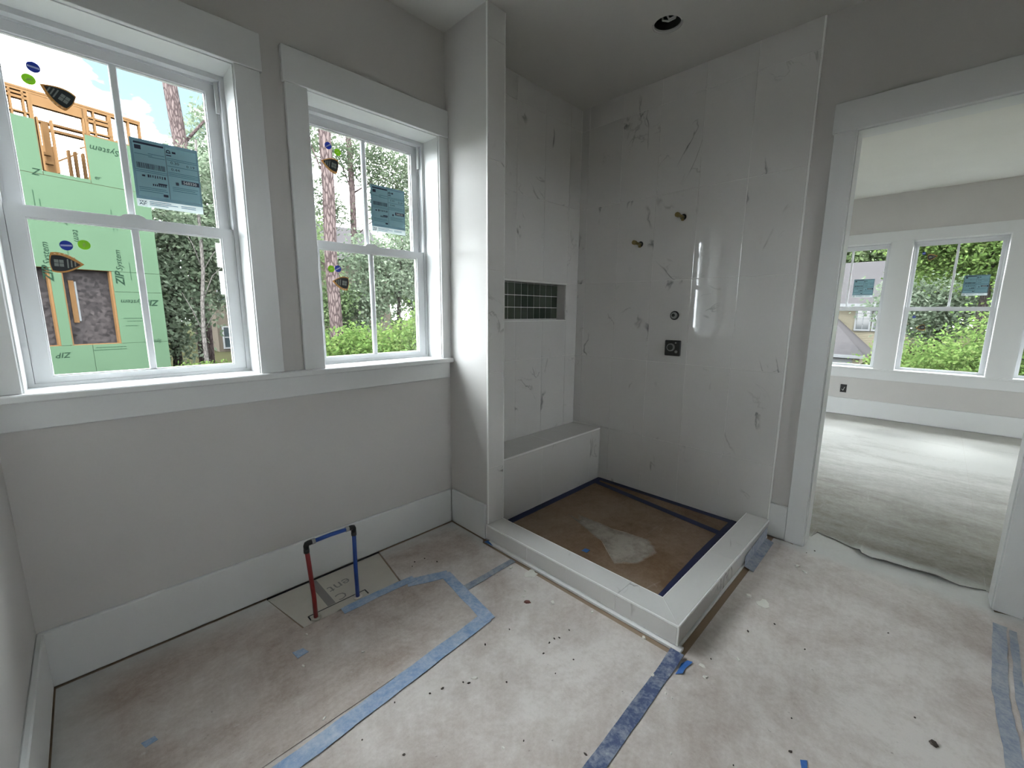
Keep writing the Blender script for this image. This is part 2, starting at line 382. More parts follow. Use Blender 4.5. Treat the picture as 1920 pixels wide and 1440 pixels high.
# north wall with two window openings and the niche pocket
b = MB(); y0, y1 = YN, 2.262
b.box(-0.6, WL, y0, y1, -0.006, ZC); b.box(WL, WL+WW, y0, y1, -0.006, WZ0-0.02); b.box(WL, WL+WW, y0, y1, WZ1, ZC)
b.box(WL+WW, WR, y0, y1, -0.006, ZC); b.box(WR, WR+WW, y0, y1, -0.006, WZ0-0.02); b.box(WR, WR+WW, y0, y1, WZ1, ZC)
b.box(WR+WW, NX0, y0, y1, -0.006, ZC); b.box(NX0, NX1, y0, y1, -0.006, NZ0); b.box(NX0, NX1, y0, y1, NZ1, ZC); b.box(NX0, NX1, 2.118, y1, NZ0, NZ1)
b.box(NX1, 2.87, y0, y1, -0.006, ZC)
struct(b.build('wall_north', 'wall_paint'), 'grey painted wall holding the two large windows', 'wall')
b = MB(); b.box(-0.40, XW, -2.2, YN, -0.006, ZC); struct(b.build('wall_west', 'wall_paint'), 'grey painted wall at the left edge of the view', 'wall')
YS, SW, SZ0, SZ1 = -2.10, 0.660, 1.46, 2.20  # unseen south window, added to bring fill daylight onto the low walls
sxw = [1.25]
b = MB(); cur = -0.40
for a in sxw:
    b.box(cur, a, -2.3, YS, -0.006, ZC); b.box(a, a+SW, -2.3, YS, -0.006, SZ0-0.02); b.box(a, a+SW, -2.3, YS, SZ1, ZC); cur = a+SW
b.box(cur, 2.87, -2.3, YS, -0.006, ZC); struct(b.build('wall_south', 'wall_paint'), 'grey painted wall behind the viewer with one added fill light window', 'wall')
DY0, DY1, DZ = -0.316, 0.393, 2.172
b = MB(); b.box(XE, 2.87, DY1+0.012, YN, -0.006, ZC); b.box(XE, 2.87, -2.3, DY0-0.012, -0.006, ZC); b.box(XE, 2.87, DY0-0.012, DY1+0.012, DZ+0.012, ZC)
struct(b.build('wall_east', 'wall_paint'), 'grey painted wall around the cased doorway', 'wall')
b = MB(); b.box(XST0, XST1-0.010, YST+0.008, YN, -0.006, ZC); struct(b.build('wall_partition', 'wall_paint'), 'short partition wall between window and shower', 'wall')
# ceiling with the round hole of the missing downlight
cx, cy, cr = 2.272, 1.170, 0.074
b = MB(); q = 0.13
b.box(-0.6, cx-q, -2.3, 2.3, ZC, 2.86); b.box(cx+q, 2.87, -2.3, 2.3, ZC, 2.86); b.box(cx-q, cx+q, -2.3, cy-q, ZC, 2.86); b.box(cx-q, cx+q, cy+q, 2.3, ZC, 2.86)
N = 32; ring = []; sq = []
for k in range(N):
    a = 2*math.pi*k/N; ca, sa = math.cos(a), math.sin(a); m_ = max(abs(ca), abs(sa))
    ring.append((cx+cr*ca, cy+cr*sa)); sq.append((cx+q*ca/m_, cy+q*sa/m_))
vs = [(x,y,ZC) for x,y in ring] + [(x,y,ZC) for x,y in sq] + [(x,y,ZC+0.016) for x,y in ring]
fs = [(k, (k+1)%N, N+(k+1)%N, N+k) for k in range(N)] + [(k, 2*N+k, 2*N+(k+1)%N, (k+1)%N) for k in range(N)]
b.add(vs, fs); b.box(cx-q, cx+q, cy-q, cy+q, 2.855, 2.86)
struct(b.build('ceiling', 'ceiling_paint'), 'smooth pale ceiling over shower and bathroom', 'ceiling')
# unseen roof slab added to keep sun out; east overhang dims the bedroom
b = MB(); b.box(-0.75, 8.05, -3.0, 2.36, 2.93, 3.05); b.box(2.87, 8.05, 2.36, 2.9, 2.93, 3.05); struct(b.build('sun_block_roof', 'ceiling_paint'), 'unseen flat roof deck added to block sun, overhang shaped to dim the bedroom', 'roof')

# bedroom beyond the doorway
XF, ZF = 6.95, 2.71
b = MB(); b.box(2.87, 7.25, -2.8, 2.8, -0.30, -0.006); struct(b.build('floor_bedroom', 'subfloor'), 'subfloor of the room beyond the doorway', 'floor')
FW, FZ0, FZ1 = 0.757, 0.634, 2.160
fy = [0.530+FW, 0.341, -0.611]          # left (high y) edges of the three openings
b = MB(); ed = sorted([(y-FW, y) for y in fy]); cur = -2.8
for a, c in ed:
    b.box(XF, 7.20, cur, a, -0.006, ZF); b.box(XF, 7.20, a, c, -0.006, FZ0-0.02); b.box(XF, 7.20, a, c, FZ1, ZF); cur = c
b.box(XF, 7.20, cur, 2.8, -0.006, ZF); struct(b.build('wall_bedroom_east', 'wall_paint'), 'grey bedroom wall with a row of three windows', 'wall')
b = MB(); b.box(2.87, 7.2, 2.6, 2.8, -0.006, ZF); struct(b.build('wall_bedroom_north', 'wall_paint'), 'bedroom side wall hidden left of the doorway', 'wall')
bxw = []; b = MB(); cur = 2.87
for a in bxw:
    b.box(cur, a, -2.8, -2.6, -0.006, ZF); b.box(a, a+FW, -2.8, -2.6, -0.006, FZ0-0.02); b.box(a, a+FW, -2.8, -2.6, FZ1, ZF); cur = a+FW
b.box(cur, 7.2, -2.8, -2.6, -0.006, ZF); struct(b.build('wall_bedroom_south', 'wall_paint'), 'bedroom side wall hidden right of the doorway', 'wall')
b = MB(); b.box(2.87, 7.2, -2.8, 2.8, ZF, 2.9); struct(b.build('ceiling_bedroom', 'ceiling_paint_lit'), 'pale bedroom ceiling seen through the doorway', 'ceiling')

# ---------------------------------------------------------------- baseboards, door trim, stool
BH = 0.205
def base(name, label, *bxs):
    b = MB()
    for x in bxs: b.box(*x, 0.004)
    struct(b.build(name, 'trim_paint'), label, 'baseboard')
base('baseboard_north', 'tall white baseboard under the two windows', (XW, XST0-0.018, YN-0.018, YN, 0.004, BH+0.010))
base('baseboard_partition', 'short white baseboard on the partition wall', (XST0-0.018, XST0, YST+0.012, YN-0.018, 0.004, BH+0.010))
base('baseboard_west', 'white baseboard along the left wall', (XW, XW+0.018, -2.1, YN-0.018, 0.004, BH+0.010))
base('baseboard_east', 'stub of white baseboard between shower tile and door casing', (XE-0.018, XE, 0.487, 0.578, 0.004, BH))
base('baseboard_east_right', 'white baseboard right of the doorway', (XE-0.018, XE, -2.1, -0.412, 0.004, BH))
base('baseboard_bedroom', 'white baseboard below the bedroom windows', (XF-0.018, XF, -2.6, 2.6, 0.008, 0.225))
d1 = empty('door_1', (XE, (DY0+DY1)/2, 0), 'white cased doorway opening to the bedroom', 'doorway', None, 'structure')
MB().box(XE-0.001, 2.871, DY1, DY1+0.012, 0, DZ).build('jamb', 'trim_paint', d1)
MB().box(XE-0.001, 2.871, DY0-0.012, DY0, 0, DZ).build('jamb', 'trim_paint', d1)
MB().box(XE-0.001, 2.871, DY0-0.012, DY1+0.012, DZ, DZ+0.012).build('head_jamb', 'trim_paint', d1)
MB().box(XE-0.020, XE, DY1+0.005, DY1+0.095, 0.002, DZ+0.005, 0.002).build('casing', 'trim_paint', d1)
MB().box(XE-0.020, XE, DY0-0.095, DY0-0.005, 0.002, DZ+0.005, 0.002).build('casing', 'trim_paint', d1)
MB().box(XE-0.027, XE, DY0-0.102, DY1+0.102, DZ+0.005, DZ+0.140, 0.002).build('head_casing', 'trim_paint', d1)
MB().box(2.871, 2.889, DY1+0.005, DY1+0.095, 0.002, DZ+0.005).build('casing', 'trim_paint', d1)
MB().box(2.871, 2.889, DY0-0.095, DY0-0.005, 0.002, DZ+0.005).build('casing', 'trim_paint', d1)

t1 = MB(); t1.box(XW+0.001, 1.513, YN-0.045, YN, WZ0-0.026, WZ0, 0.004)
t1.box(WL+0.0, WL+WW, YN, YN+0.13, WZ0-0.02, WZ0); t1.box(WR, WR+WW, YN, YN+0.13, WZ0-0.02, WZ0)
struct(t1.build('trim_1', 'trim_paint'), 'long white window stool under both bathroom windows', 'window sill')
t2 = MB(); t2.box(XW+0.001, 1.505, YN-0.018, YN, 0.915, WZ0-0.026, 0.003); struct(t2.build('trim_2', 'trim_paint'), 'white apron board below the window stool', 'apron')

# ---------------------------------------------------------------- windows
def window(name, label, xf, origin, w, z0, z1, rail, gb, gt, sidew, low_muntin, casings, head):
    """local frame: x across, y outward from the wall face, z up"""
    r = empty(name, origin, label, 'window', None, 'structure')
    def M(): return MB(xf)
    for s in casings:
        if s == 'l': M().box(-0.090, 0, -0.018, 0, z0, z1, 0.002).build('casing', 'trim_paint', r)
        else: M().box(w, w+0.090, -0.018, 0, z0, z1, 0.002).build('casing', 'trim_paint', r)
    if head: M().box(-head[0], w+head[1], -0.024, 0, z1, z1+0.135, 0.002).build('head_casing', 'trim_paint', r)
    j = M(); j.box(-0.001, 0.004, -0.006, 0.13, z0, z1); j.box(w-0.004, w+0.001, -0.006, 0.13, z0, z1); j.box(0, w, -0.006, 0.13, z1-0.004, z1+0.001); j.build('jamb', 'trim_paint', r)
    f = M(); f.ring_rect(0.0, w, z0, z1, 0.020, 0.020, 0.012, 0.022, 0.125, 0.222)
    f.box(0.020, 0.027, 0.160, 0.166, z0, z1); f.box(w-0.027, w-0.020, 0.160, 0.166, z0, z1); f.box(0.020, w-0.020, 0.160, 0.166, z1-0.030, z1-0.022)
    f.build('window_frame', 'vinyl', r)
    def sash(nm, y0, y1, za, zb, zga, zgb, munt):
        s_ = M(); s_.ring_rect(0.021, w-0.021, za, zb, sidew-0.021, sidew-0.021, zga-za, zb-zgb, y0, y1)
        s_.ring_rect(sidew-0.006, w-sidew+0.006, zga-0.006, zgb+0.006, 0.010, 0.010, 0.010, 0.010, y0+0.009, y1-0.006)
        so = s_.build(nm, 'vinyl', r)
        gy = y0+0.015
        M().box(sidew-0.004, w-sidew+0.004, gy, gy+0.003, zga-0.004, zgb+0.004).build('pane', 'glass', so)
        if munt: M().box(w/2-0.011, w/2+0.011, gy-0.006, gy-0.0005, zga, zgb, 0.003).build('muntin', 'vinyl', so); M().box(w/2-0.011, w/2+0.011, gy+0.0035, gy+0.009, zga, zgb).build('muntin', 'vinyl', so)
        return so
    lo = sash('lower_sash', 0.129, 0.160, z0+0.012, rail, gb, rail-0.036, low_muntin)
    up = sash('upper_sash', 0.164, 0.195, rail-0.030, z1-0.022, rail+0.004, gt, True)
    k = M(); n_ = 10
    k.add([(w/2+0.035*math.cos(math.pi*i/n_), 0.131, rail+0.014*math.sin(math.pi*i/n_)) for i in range(n_+1)] + [(w/2+0.035*math.cos(math.pi*i/n_), 0.158, rail+0.014*math.sin(math.pi*i/n_)) for i in range(n_+1)],
          [tuple(range(n_+1)), tuple(range(2*n_+1, n_, -1))] + [(i, n_+1+i, n_+2+i, i+1) for i in range(n_)])
    k.build('sash_lock', 'vinyl', lo)
    M().box(w-0.036, w-0.024, 0.140, 0.150, z1-0.14, z1-0.026).build('tilt_latch_cover', 'vinyl', r)
    return r
def XN(x0): return lambda x, y, z: (x0+x, YN+y, z)
def XEa(yl): return lambda x, y, z: (XF+y, yl-x, z)
window('window_1', 'larger looking left bathroom window facing the green sheathed house', XN(WL), (WL+WW/2, YN, WZ0), WW, WZ0, WZ1, 1.633, 1.066, 2.163, 0.064, True, 'r', (0.070, 0.097))
MB().box(XW, WL, YN-0.018, YN, WZ0, WZ1, 0.002).build('casing', 'trim_paint', bpy.data.objects['window_1'])
window('window_2', 'right bathroom window beside the partition with a pine trunk behind', XN(WR), (WR+WW/2, YN, WZ0), WW, WZ0, WZ1, 1.633, 1.066, 2.163, 0.064, True, 'lr', None)
MB().box(WR-0.097, XST0-0.001, YN-0.024, YN, WZ1, WZ1+0.135, 0.002).build('head_casing', 'trim_paint', bpy.data.objects['window_2'])
fl = ('left bedroom window, partly hidden by the door casing', 'middle bedroom window looking onto bright green leaves', 'right bedroom window, cut off by the frame edge')
for i, yl in enumerate(fy):
    window('window_%d' % (i+3), fl[i], XEa(yl), (XF, yl-FW/2, FZ0), FW, FZ0, FZ1, 1.388, 0.658, 2.105, 0.045, False, '', None)
sl = ('small high window added behind the viewer for fill daylight',)
for i, xa in enumerate(sxw):
    window('window_%d' % (i+6), sl[i], (lambda x, y, z, xr=xa+SW: (xr-x, YS-y, z)), (xa+SW/2, YS, SZ0), SW, SZ0, SZ1, 1.83, 1.49, 2.145, 0.045, False, '', None)
b = MB(); b.box(1.15, 2.01, YS, YS+0.02, SZ1, SZ1+0.115)
for xa in (1.16, 1.91): b.box(xa, xa+0.09, YS, YS+0.018, SZ0, SZ1)
b.box(1.14, 2.02, YS-0.125, YS+0.04, SZ0-0.024, SZ0)
struct(b.build('trim_5', 'trim_paint'), 'white trim around the added fill light window behind the viewer', 'window trim')
for i, xa in enumerate(bxw):
    window('window_%d' % (i+7), ('bedroom side window nearer the doorway', 'bedroom side window farther from the doorway')[i], (lambda x, y, z, xr=xa+FW: (xr-x, -2.6-y, z)), (xa+FW/2, -2.6, FZ0), FW, FZ0, FZ1, 1.388, 0.658, 2.105, 0.045, False, 'lr', (0.1, 0.1))
# flat trim between and around the bedroom windows
b = MB(); b.box(XF-0.018, XF, fy[2]-FW-0.09, fy[2]-FW, FZ0, FZ1); b.box(XF-0.018, XF, fy[2], fy[1]-FW, FZ0, FZ1); b.box(XF-0.018, XF, fy[1], fy[0]-FW, FZ0, FZ1); b.box(XF-0.018, XF, fy[0], fy[0]+0.09, FZ0, FZ1)
b.box(XF-0.020, XF, fy[2]-FW-0.10, fy[0]+0.10, FZ1, FZ1+0.115, 0.002)
struct(b.build('trim_3', 'trim_paint'), 'white flat trim joining the three bedroom windows', 'window trim')
b = MB(); b.box(XF-0.040, XF+0.125, fy[2]-FW-0.10, fy[0]+0.10, FZ0-0.024, FZ0, 0.003); b.box(XF-0.018, XF, fy[2]-FW-0.09, fy[0]+0.09, FZ0-0.135, FZ0-0.024, 0.002)
struct(b.build('trim_4', 'trim_paint'), 'white stool and apron below the bedroom windows', 'window sill')

# ---------------------------------------------------------------- shower tiling
G = 0.0012     # half joint
ZR = [0.020, 0.430, 0.972, 1.513, 2.055, 2.597, ZC]
_tm = {}
def tile(name, m, parent, dims, centre, ch=0.0012):
    """tile as its own object; alike sizes share one mesh"""
    key = (m, tuple(round(d, 4) for d in dims))
    if key not in _tm:
        me = MB().box(-dims[0]/2, dims[0]/2, -dims[1]/2, dims[1]/2, -dims[2]/2, dims[2]/2, ch)
        ob = me.build(name, m); _tm[key] = ob.data; bpy.data.objects.remove(ob)
    ob = bpy.data.objects.new(name, _tm[key]); C.objects.link(ob); ob.parent = parent
    ob.location = Vector(centre)*S - parent.location
    return ob
def tiles_yz(parent, xf_, th, ys, zs, skip=lambda y0, y1, z0, z1: False):
    for i in range(len(ys)-1):
        for k in range(len(zs)-1):
            y0, y1, z0, z1 = ys[i]+G, ys[i+1]-G, zs[k]+G, zs[k+1]-G
            if skip(y0, y1, z0, z1): continue
            tile('tile', 'marble_tile', parent, (th, y1-y0, z1-z0), (xf_+th/2, (y0+y1)/2, (z0+z1)/2))
def tiles_xz(parent, yf, th, xs, zs, skip=lambda x0, x1, z0, z1: False):
    for i in range(len(xs)-1):
        for k in range(len(zs)-1):
            x0, x1, z0, z1 = xs[i]+G, xs[i+1]-G, zs[k]+G, zs[k+1]-G
            if skip(x0, x1, z0, z1): continue
            tile('tile', 'marble_tile', parent, (x1-x0, th, z1-z0), ((x0+x1)/2, yf+th/2, (z0+z1)/2))
# east (plumbing) wall
we = empty('wall_shower_east', (TE, 1.3, 0), 'marble look tiled shower wall with the valve and brass stubs', 'tiled wall', None, 'structure')
MB().box(TE+0.0015, XE+0.001, 0.583, TN+0.004, 0.0, ZC).build('grout_bed', 'grout', we)
ys = [0.586, 0.868, 1.141, 1.414, 1.687, 1.960, TN-0.0005]
tiles_yz(we, TE, 0.006, ys[:5], ZR)
tiles_yz(we, TE, 0.006, ys[4:], [0.430]+ZR[2:])
tiles_yz(we, TE, 0.006, [1.687, YB], ZR[:2])
MB().box(TE-0.001, XE+0.002, 0.578, 0.5855, 0.098, ZC-0.001, 0.001).build('edge_trim', 'edge_trim', we)
# north (niche) wall
wn_ = empty('wall_shower_north', (2.2, TN, 0), 'marble look tiled shower wall with the niche above the bench', 'tiled wall', None, 'structure')
g = MB()
for x in ((XST1-0.008, NX0, 0, ZC), (NX1, TE+0.004, 0, ZC), (NX0, NX1, 0, NZ0), (NX0, NX1, NZ1, ZC)): g.box(x[0], x[1], TN+0.0015, YN+0.001, x[2], x[3])
g.build('grout_bed', 'grout', wn_)
xs = [XST1, 1.791, 2.064, 2.337, 2.610, TE-0.0005]
zs = [ZB] + ZR[2:]
tiles_xz(wn_, TN, 0.006, xs, zs, lambda x0, x1, z0, z1: z0 > 0.97 and z1 < 1.52 and x1 > 1.8 and x0 < 2.60)
def tn(x0, x1, z0, z1): tile('tile', 'marble_tile', wn_, (x1-x0-2*G, 0.006, z1-z0-2*G), ((x0+x1)/2, TN+0.003, (z0+z1)/2))
for x0, x1 in ((1.791, 2.064), (2.064, 2.337), (2.337, 2.610)): tn(x0, x1, 0.972, NZ0-0.004)
tn(1.791, NX0-0.004, NZ0-0.004, 1.513)
nc = MB(); nc.ring_rect(NX0-0.005, NX1+0.005, NZ0-0.005, NZ1+0.005, 0.005, 0.005, 0.005, 0.005, TN-0.0015, TN+0.004); nc.build('niche_trim', 'edge_trim', wn_)
# niche: marble sides and a field of small green tiles
ni = empty('shower_niche', ((NX0+NX1)/2, TN+0.04, NZ0), 'recessed shower niche backed with small dark green tiles', 'niche', None, 'structure')
MB().box(NX0-0.001, NX1+0.001, 2.112, 2.119, NZ0-0.001, NZ1+0.001).build('grout_bed', 'grout', ni)
for dims, c_ in (((0.006, 0.080, NZ1-NZ0), (NX1-0.003, TN+0.043, (NZ0+NZ1)/2)), ((0.006, 0.080, NZ1-NZ0), (NX0+0.003, TN+0.043, (NZ0+NZ1)/2)), ((NX1-NX0-0.014, 0.080, 0.006), ((NX0+NX1)/2, TN+0.043, NZ0+0.003)), ((NX1-NX0-0.014, 0.080, 0.006), ((NX0+NX1)/2, TN+0.043, NZ1-0.003))):
    tile('side_tile', 'marble_tile', ni, dims, c_)
for i in range(11):
    for k in range(3):
        xa = 2.598-0.0662*(i+1); za = NZ0+0.008+k*0.0835
        tile('mosaic_tile', 'green_mosaic', ni, (0.0614, 0.006, 0.0787), (xa+0.0331, 2.1105, za+0.0417), 0.002)
# partition end and inner face
wp = empty('wall_shower_partition', (XST0, YST, 0), 'narrow tiled end of the partition wall beside the shower', 'tiled wall', None, 'structure')
MB().box(XST0+0.002, XST1-0.002, YST+0.0015, YST+0.009, 0.09, ZC).build('grout_bed', 'grout', wp)
tiles_xz(wp, YST, 0.006, [XST0+0.004, XST1-0.004], [0.100]+ZR[1:])
tiles_yz(wp, XST1-0.006, 0.006, [YST+0.008, YB, TN-0.001], ZR, lambda y0, y1, z0, z1: y0 > YB and z1 < 0.5)
MB().box(XST0-0.002, XST0+0.0035, YST-0.0015, YST+0.009, 0.098, ZC-0.001, 0.001).build('edge_trim', 'edge_trim', wp)
MB().box(XST1-0.0035, XST1+0.0005, YST-0.001, YST+0.006, 0.098, ZC-0.001, 0.001).build('edge_trim', 'edge_trim', wp)
# bench
be = empty('shower_bench', (2.19, 1.9, 0.02), 'built in tiled shower bench below the niche', 'bench', None, 'structure')
MB().box(XST1+0.001, TE-0.001, YB+0.0015, TN+0.003, 0.0, ZB-0.0015).build('body', 'grout', be)
for x0, x1 in ((XST1, 2.068), (2.068, 2.610), (2.610, TE)): tile('front_tile', 'marble_tile', be, (x1-x0-2*G, 0.006, 0.388), ((x0+x1)/2, YB+0.003, 0.020+0.196))
for x0, x1 in ((XST1, 2.204), (2.204, TE)): tile('seat_tile', 'marble_tile', be, (x1-x0-2*G, TN-YB-0.008, 0.006), ((x0+x1)/2, (TN+YB)/2+0.004, ZB-0.003))
MB().box(XST1+0.001, TE-0.001, YB-0.001, YB+0.006, ZB-0.008, ZB+0.0005, 0.001).build('edge_trim', 'edge_trim', be)
# curb
CZ, CX0, CX1, CY0, CY1 = 0.098, 1.503, 1.627, 0.574, 0.700
cu = empty('shower_curb', (CX0, CY0, 0), 'low L shaped tiled curb around the shower floor', 'curb', None, 'structure')
b = MB(); b.box(CX0+0.0015, CX1-0.0015, CY0+0.0015, YST+0.01, 0.012, CZ-0.0015); b.box(CX1-0.0015, TE-0.001, CY0+0.0015, CY1-0.0015, 0.012, CZ-0.0015); b.build('body', 'grout', cu)
yj = [CY0+0.006, 0.853, 1.124, 1.382, YST+0.002]
for a, c in zip(yj, yj[1:]): tile('face_tile', 'marble_tile', cu, (0.006, c-a-2*G, 0.074), (CX0+0.003, (a+c)/2, 0.015+0.037))
xj = [CX0+0.006, 1.97, 2.40, TE-0.001]
for a, c in zip(xj, xj[1:]): tile('face_tile', 'marble_tile', cu, (c-a-2*G, 0.006, 0.074), ((a+c)/2, CY0+0.003, 0.015+0.037))
def topprism(poly):
    cx_ = sum(p[0] for p in poly)/len(poly); cy_ = sum(p[1] for p in poly)/len(poly)
    MB().prism(poly, CZ-0.006, CZ).build('top_tile', 'marble_tile', cu, origin=(cx_, cy_, CZ))
e = 0.006
topprism([(CX0+e, CY0+e+0.001), (CX1-e+0.0035, CY1-e+0.005), (CX1-0.004, 0.846-G), (CX0+e, 0.846-G)])
topprism([(CX0+e, 0.846+G), (CX1-0.004, 0.846+G), (CX1-0.004, YST+0.002), (CX0+e, YST+0.002)])
topprism([(CX0+e+0.002, CY0+e), (2.150-G, CY0+e), (2.150-G, CY1-0.004), (CX1-e+0.006, CY1-0.004)])
topprism([(2.150+G, CY0+e), (TE-0.001, CY0+e), (TE-0.001, CY1-0.004), (2.150+G, CY1-0.004)])
b = MB(); b.box(CX0-0.001, CX0+0.0055, CY0, YST+0.002, CZ-0.007, CZ+0.0007, 0.001); b.build('edge_trim', 'edge_trim', cu)
MB().box(CX0+0.0055, TE-0.001, CY0-0.001, CY0+0.0055, CZ-0.007, CZ+0.0007, 0.001).build('edge_trim', 'edge_trim', cu)
MB().box(CX0-0.0012, CX0+0.005, CY0-0.0012, CY0+0.005, 0.014, CZ-0.006, 0.001).build('edge_trim', 'edge_trim', cu)
MB().box(CX1-0.004, CX1, CY1-0.004, YST, CZ-0.005, CZ+0.0004).build('edge_trim', 'edge_trim', cu)
MB().box(CX1, TE-0.001, CY1-0.004, CY1, CZ-0.005, CZ+0.0004).build('edge_trim', 'edge_trim', cu)
b = MB(); b.box(CX0-0.015, CX0+0.02, CY0-0.018, YST-0.02, -0.004, 0.008, 0.001); b.box(CX0+0.02, TE-0.03, CY0-0.005, CY0+0.02, -0.004, 0.008, 0.001); b.build('mortar_strip', 'caulk', cu)
# shower floor pan under the paper
b = MB(); b.box(CX1-0.001, TE+0.001, CY1-0.001, YB+0.001, -0.005, 0.020); struct(b.build('floor_shower', 'grout'), 'recessed shower floor under brown paper', 'floor')

# ---------------------------------------------------------------- floor protection
rnd = random.Random(7)
def sheet(name, m, poly, z0, z1, label, cat='floor cover'):
    o = MB().prism(poly, z0, z1).build(name, m); return tag(o, label, cat)
# main boards, seams between them, openings left where the photograph shows them
sheet('floor_board', 'board_main', [(XW+0.02, -2.08), (XE-0.005, -2.08), (XE-0.004, -0.40), (2.72, DY0-0.01), (3.06, DY0+0.004), (3.06, DY1-0.004), (XE-0.024, DY1+0.05), (2.74, 0.48), (2.73, 0.540), (1.460, 0.540), (1.464, 1.438), (XW+0.02, 1.438)], -0.0055, 0.0, 'dusty tan protective board covering the middle of the floor')
sheet('floor_board', 'board_main', [(1.000, 1.442), (1.468, 1.442), (1.470, YST), (XST0-0.022, YST+0.02), (XST0-0.022, 2.012), (1.003, 2.012), (0.958, 1.716), (1.000, 1.65)], -0.0055, 0.0008, 'small dusty board in the corner beside the partition')
sheet('floor_board', 'board_vanity', [(XW+0.022, 1.442), (0.998, 1.442), (0.997, 1.60), (0.95, 1.702), (0.50, 1.716), (0.448, 2.012), (XW+0.022, 2.012)], -0.0055, 0.0004, 'brown stained board along the window wall at left')
sheet('floor_patch', 'board_vanity', [(XW+0.03, 1.215), (1.068, 1.238), (1.130, 1.585), (0.975, 1.680), (XW+0.03, 1.690)], 0.0009, 0.0028, 'large brown paper patch outlined with dusty blue tape')
cb = empty('access_cutout', (0.73, 1.87, 0), 'cream cement board exposed around the water pipes', 'cement board')
MB().prism([(0.452, 2.014), (0.996, 2.014), (0.951, 1.720), (0.508, 1.720)], -0.0055, -0.0025).build('board', 'cement_board', cb)
MB().prism([(0.545, 1.768), (0.800, 1.776), (0.805, 1.722), (0.540, 1.722)], -0.0024, -0.0010).build('cut_strip', 'cement_board', cb)
b = MB(); b.box(0.545, 0.800, 1.769, 1.774, -0.0024, -0.0006); b.box(0.797, 0.803, 1.735, 1.774, -0.0024, -0.0006); b.box(0.541, 0.546, 1.740, 1.772, -0.0024, -0.0006); b.build('cut_line', 'dark_metal', cb)
b = MB(); b.box(0.63, 0.665, 1.78, 2.01, -0.0024, -0.0018); b.build('dirt_streak', 'print_grey', cb)
def floor_text(mb, body, x, y, z, size, ang, shear=0.0):
    vs, fs = text_geo(body, shear); ca, sa = math.cos(ang), math.sin(ang)
    mb.add([(x+(p[0]*ca-p[1]*sa)*size, y+(p[0]*sa+p[1]*ca)*size, z) for p in vs], fs)
b = MB(); floor_text(b, 'ent', 0.785, 1.925, -0.0020, 0.085, math.radians(188), 0.1); floor_text(b, 'C', 0.725, 1.835, -0.0020, 0.07, math.radians(188)); b.build('print', 'print_grey', cb)['kind'] = 'stuff'
b = MB(); b.box(0.45, 1.0, 2.0145, 2.0175, -0.005, 0.004); b.build('wall_gap', 'dark_metal', cb)
sheet('floor_paper', 'board_shower', [(CX1+0.012, CY1+0.012), (TE-0.012, CY1+0.012), (TE-0.012, YB-0.012), (CX1+0.012, YB-0.012)], 0.0205, 0.0222, 'brown paper sheet covering the shower floor')
# bedroom sheet with a torn, slightly lifted front edge
tear = [(2.905, 0.388), (2.990, 0.370), (2.960, 0.281), (2.925, 0.206), (2.900, 0.163), (2.862, 0.150), (2.846, 0.110), (2.864, 0.051), (2.862, -0.033), (2.880, -0.135), (2.872, -0.22), (2.905, -0.310)]
b = MB(); nT = len(tear)
vs = []; 
for i, (x, y) in enumerate(tear):
    lift = 0.020 if 4 <= i <= 9 else 0.006
    vs += [(x, y, lift), (x+0.06, y, lift*0.75), (x+0.22, y, 0.004), (6.93, y + (2.2 if i == 0 else (-2.2 if i == nT-1 else 0))*0, 0.003), (x, y, lift-0.003), (x+0.06, y, lift*0.75-0.003)]
fs = []
for i in range(nT-1):
    a, c = i*6, (i+1)*6
    fs += [(a, a+1, c+1, c), (a+1, a+2, c+2, c+1), (a+2, a+3, c+3, c+2), (a, c, c+4, a+4), (a+4, c+4, c+5, a+5)]
b.add(vs, fs); b.add([(2.90, 0.389, 0.004), (6.93, 0.371, 0.003), (6.93, 2.58, 0.003), (2.90, 2.58, 0.003)], [(0,1,2,3)]); b.add([(2.90, -0.3105, 0.004), (6.93, -0.3105, 0.003), (6.93, -2.58, 0.003), (2.90, -2.58, 0.003)], [(0,1,2,3)])
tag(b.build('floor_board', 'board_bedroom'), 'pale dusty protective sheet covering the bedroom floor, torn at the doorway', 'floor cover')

# masking tape
def strip(name, m, pts, w, z, label, group=None, wob=0.002, curl=None):
    """tape laid along a line of points; curl lifts the last stretch"""
    P_ = []
    for i in range(len(pts)-1):
        a, c = Vector(pts[i]), Vector(pts[i+1]); n_ = max(2, int((c-a).length/0.04))
        for k in range(n_): P_.append(a.lerp(c, k/n_))
    P_.append(Vector(pts[-1])); vs = []; L_ = len(P_)
    for i, p in enumerate(P_):
        t = (P_[min(i+1, L_-1)] - P_[max(i-1, 0)]).normalized(); nrm = Vector((-t.y, t.x))
        wl, wr = w/2 + rnd.uniform(-wob, wob), w/2 + rnd.uniform(-wob, wob)
        zz = z + (curl*max(0, (i-(L_-4))/3.0)**1.5 if curl else 0)
        for s_, h_ in ((wl, 0), (-wr, 0), (-wr, -0.0009), (wl, -0.0009)): vs.append((p.x+nrm.x*s_, p.y+nrm.y*s_, zz+h_))
    fs = []
    for i in range(L_-1):
        a, c = i*4, i*4+4
        fs += [(a, a+1, c+1, c), (a+1, a+2, c+2, c+1), (a+2, a+3, c+3, c+2), (a+3, a, c, c+3)]
    fs += [(0,1,2,3), (L_*4-1, L_*4-2, L_*4-3, L_*4-4)]
    return tag(MB().add(vs, fs).build(name, m), label, 'tape', group)
strip('tape_strip', 'tape_dusty', [(-0.20, 1.150), (0.272, 1.172), (1.085, 1.228)], 0.060, 0.0042, 'long dusty light blue tape running to the bottom of the picture')
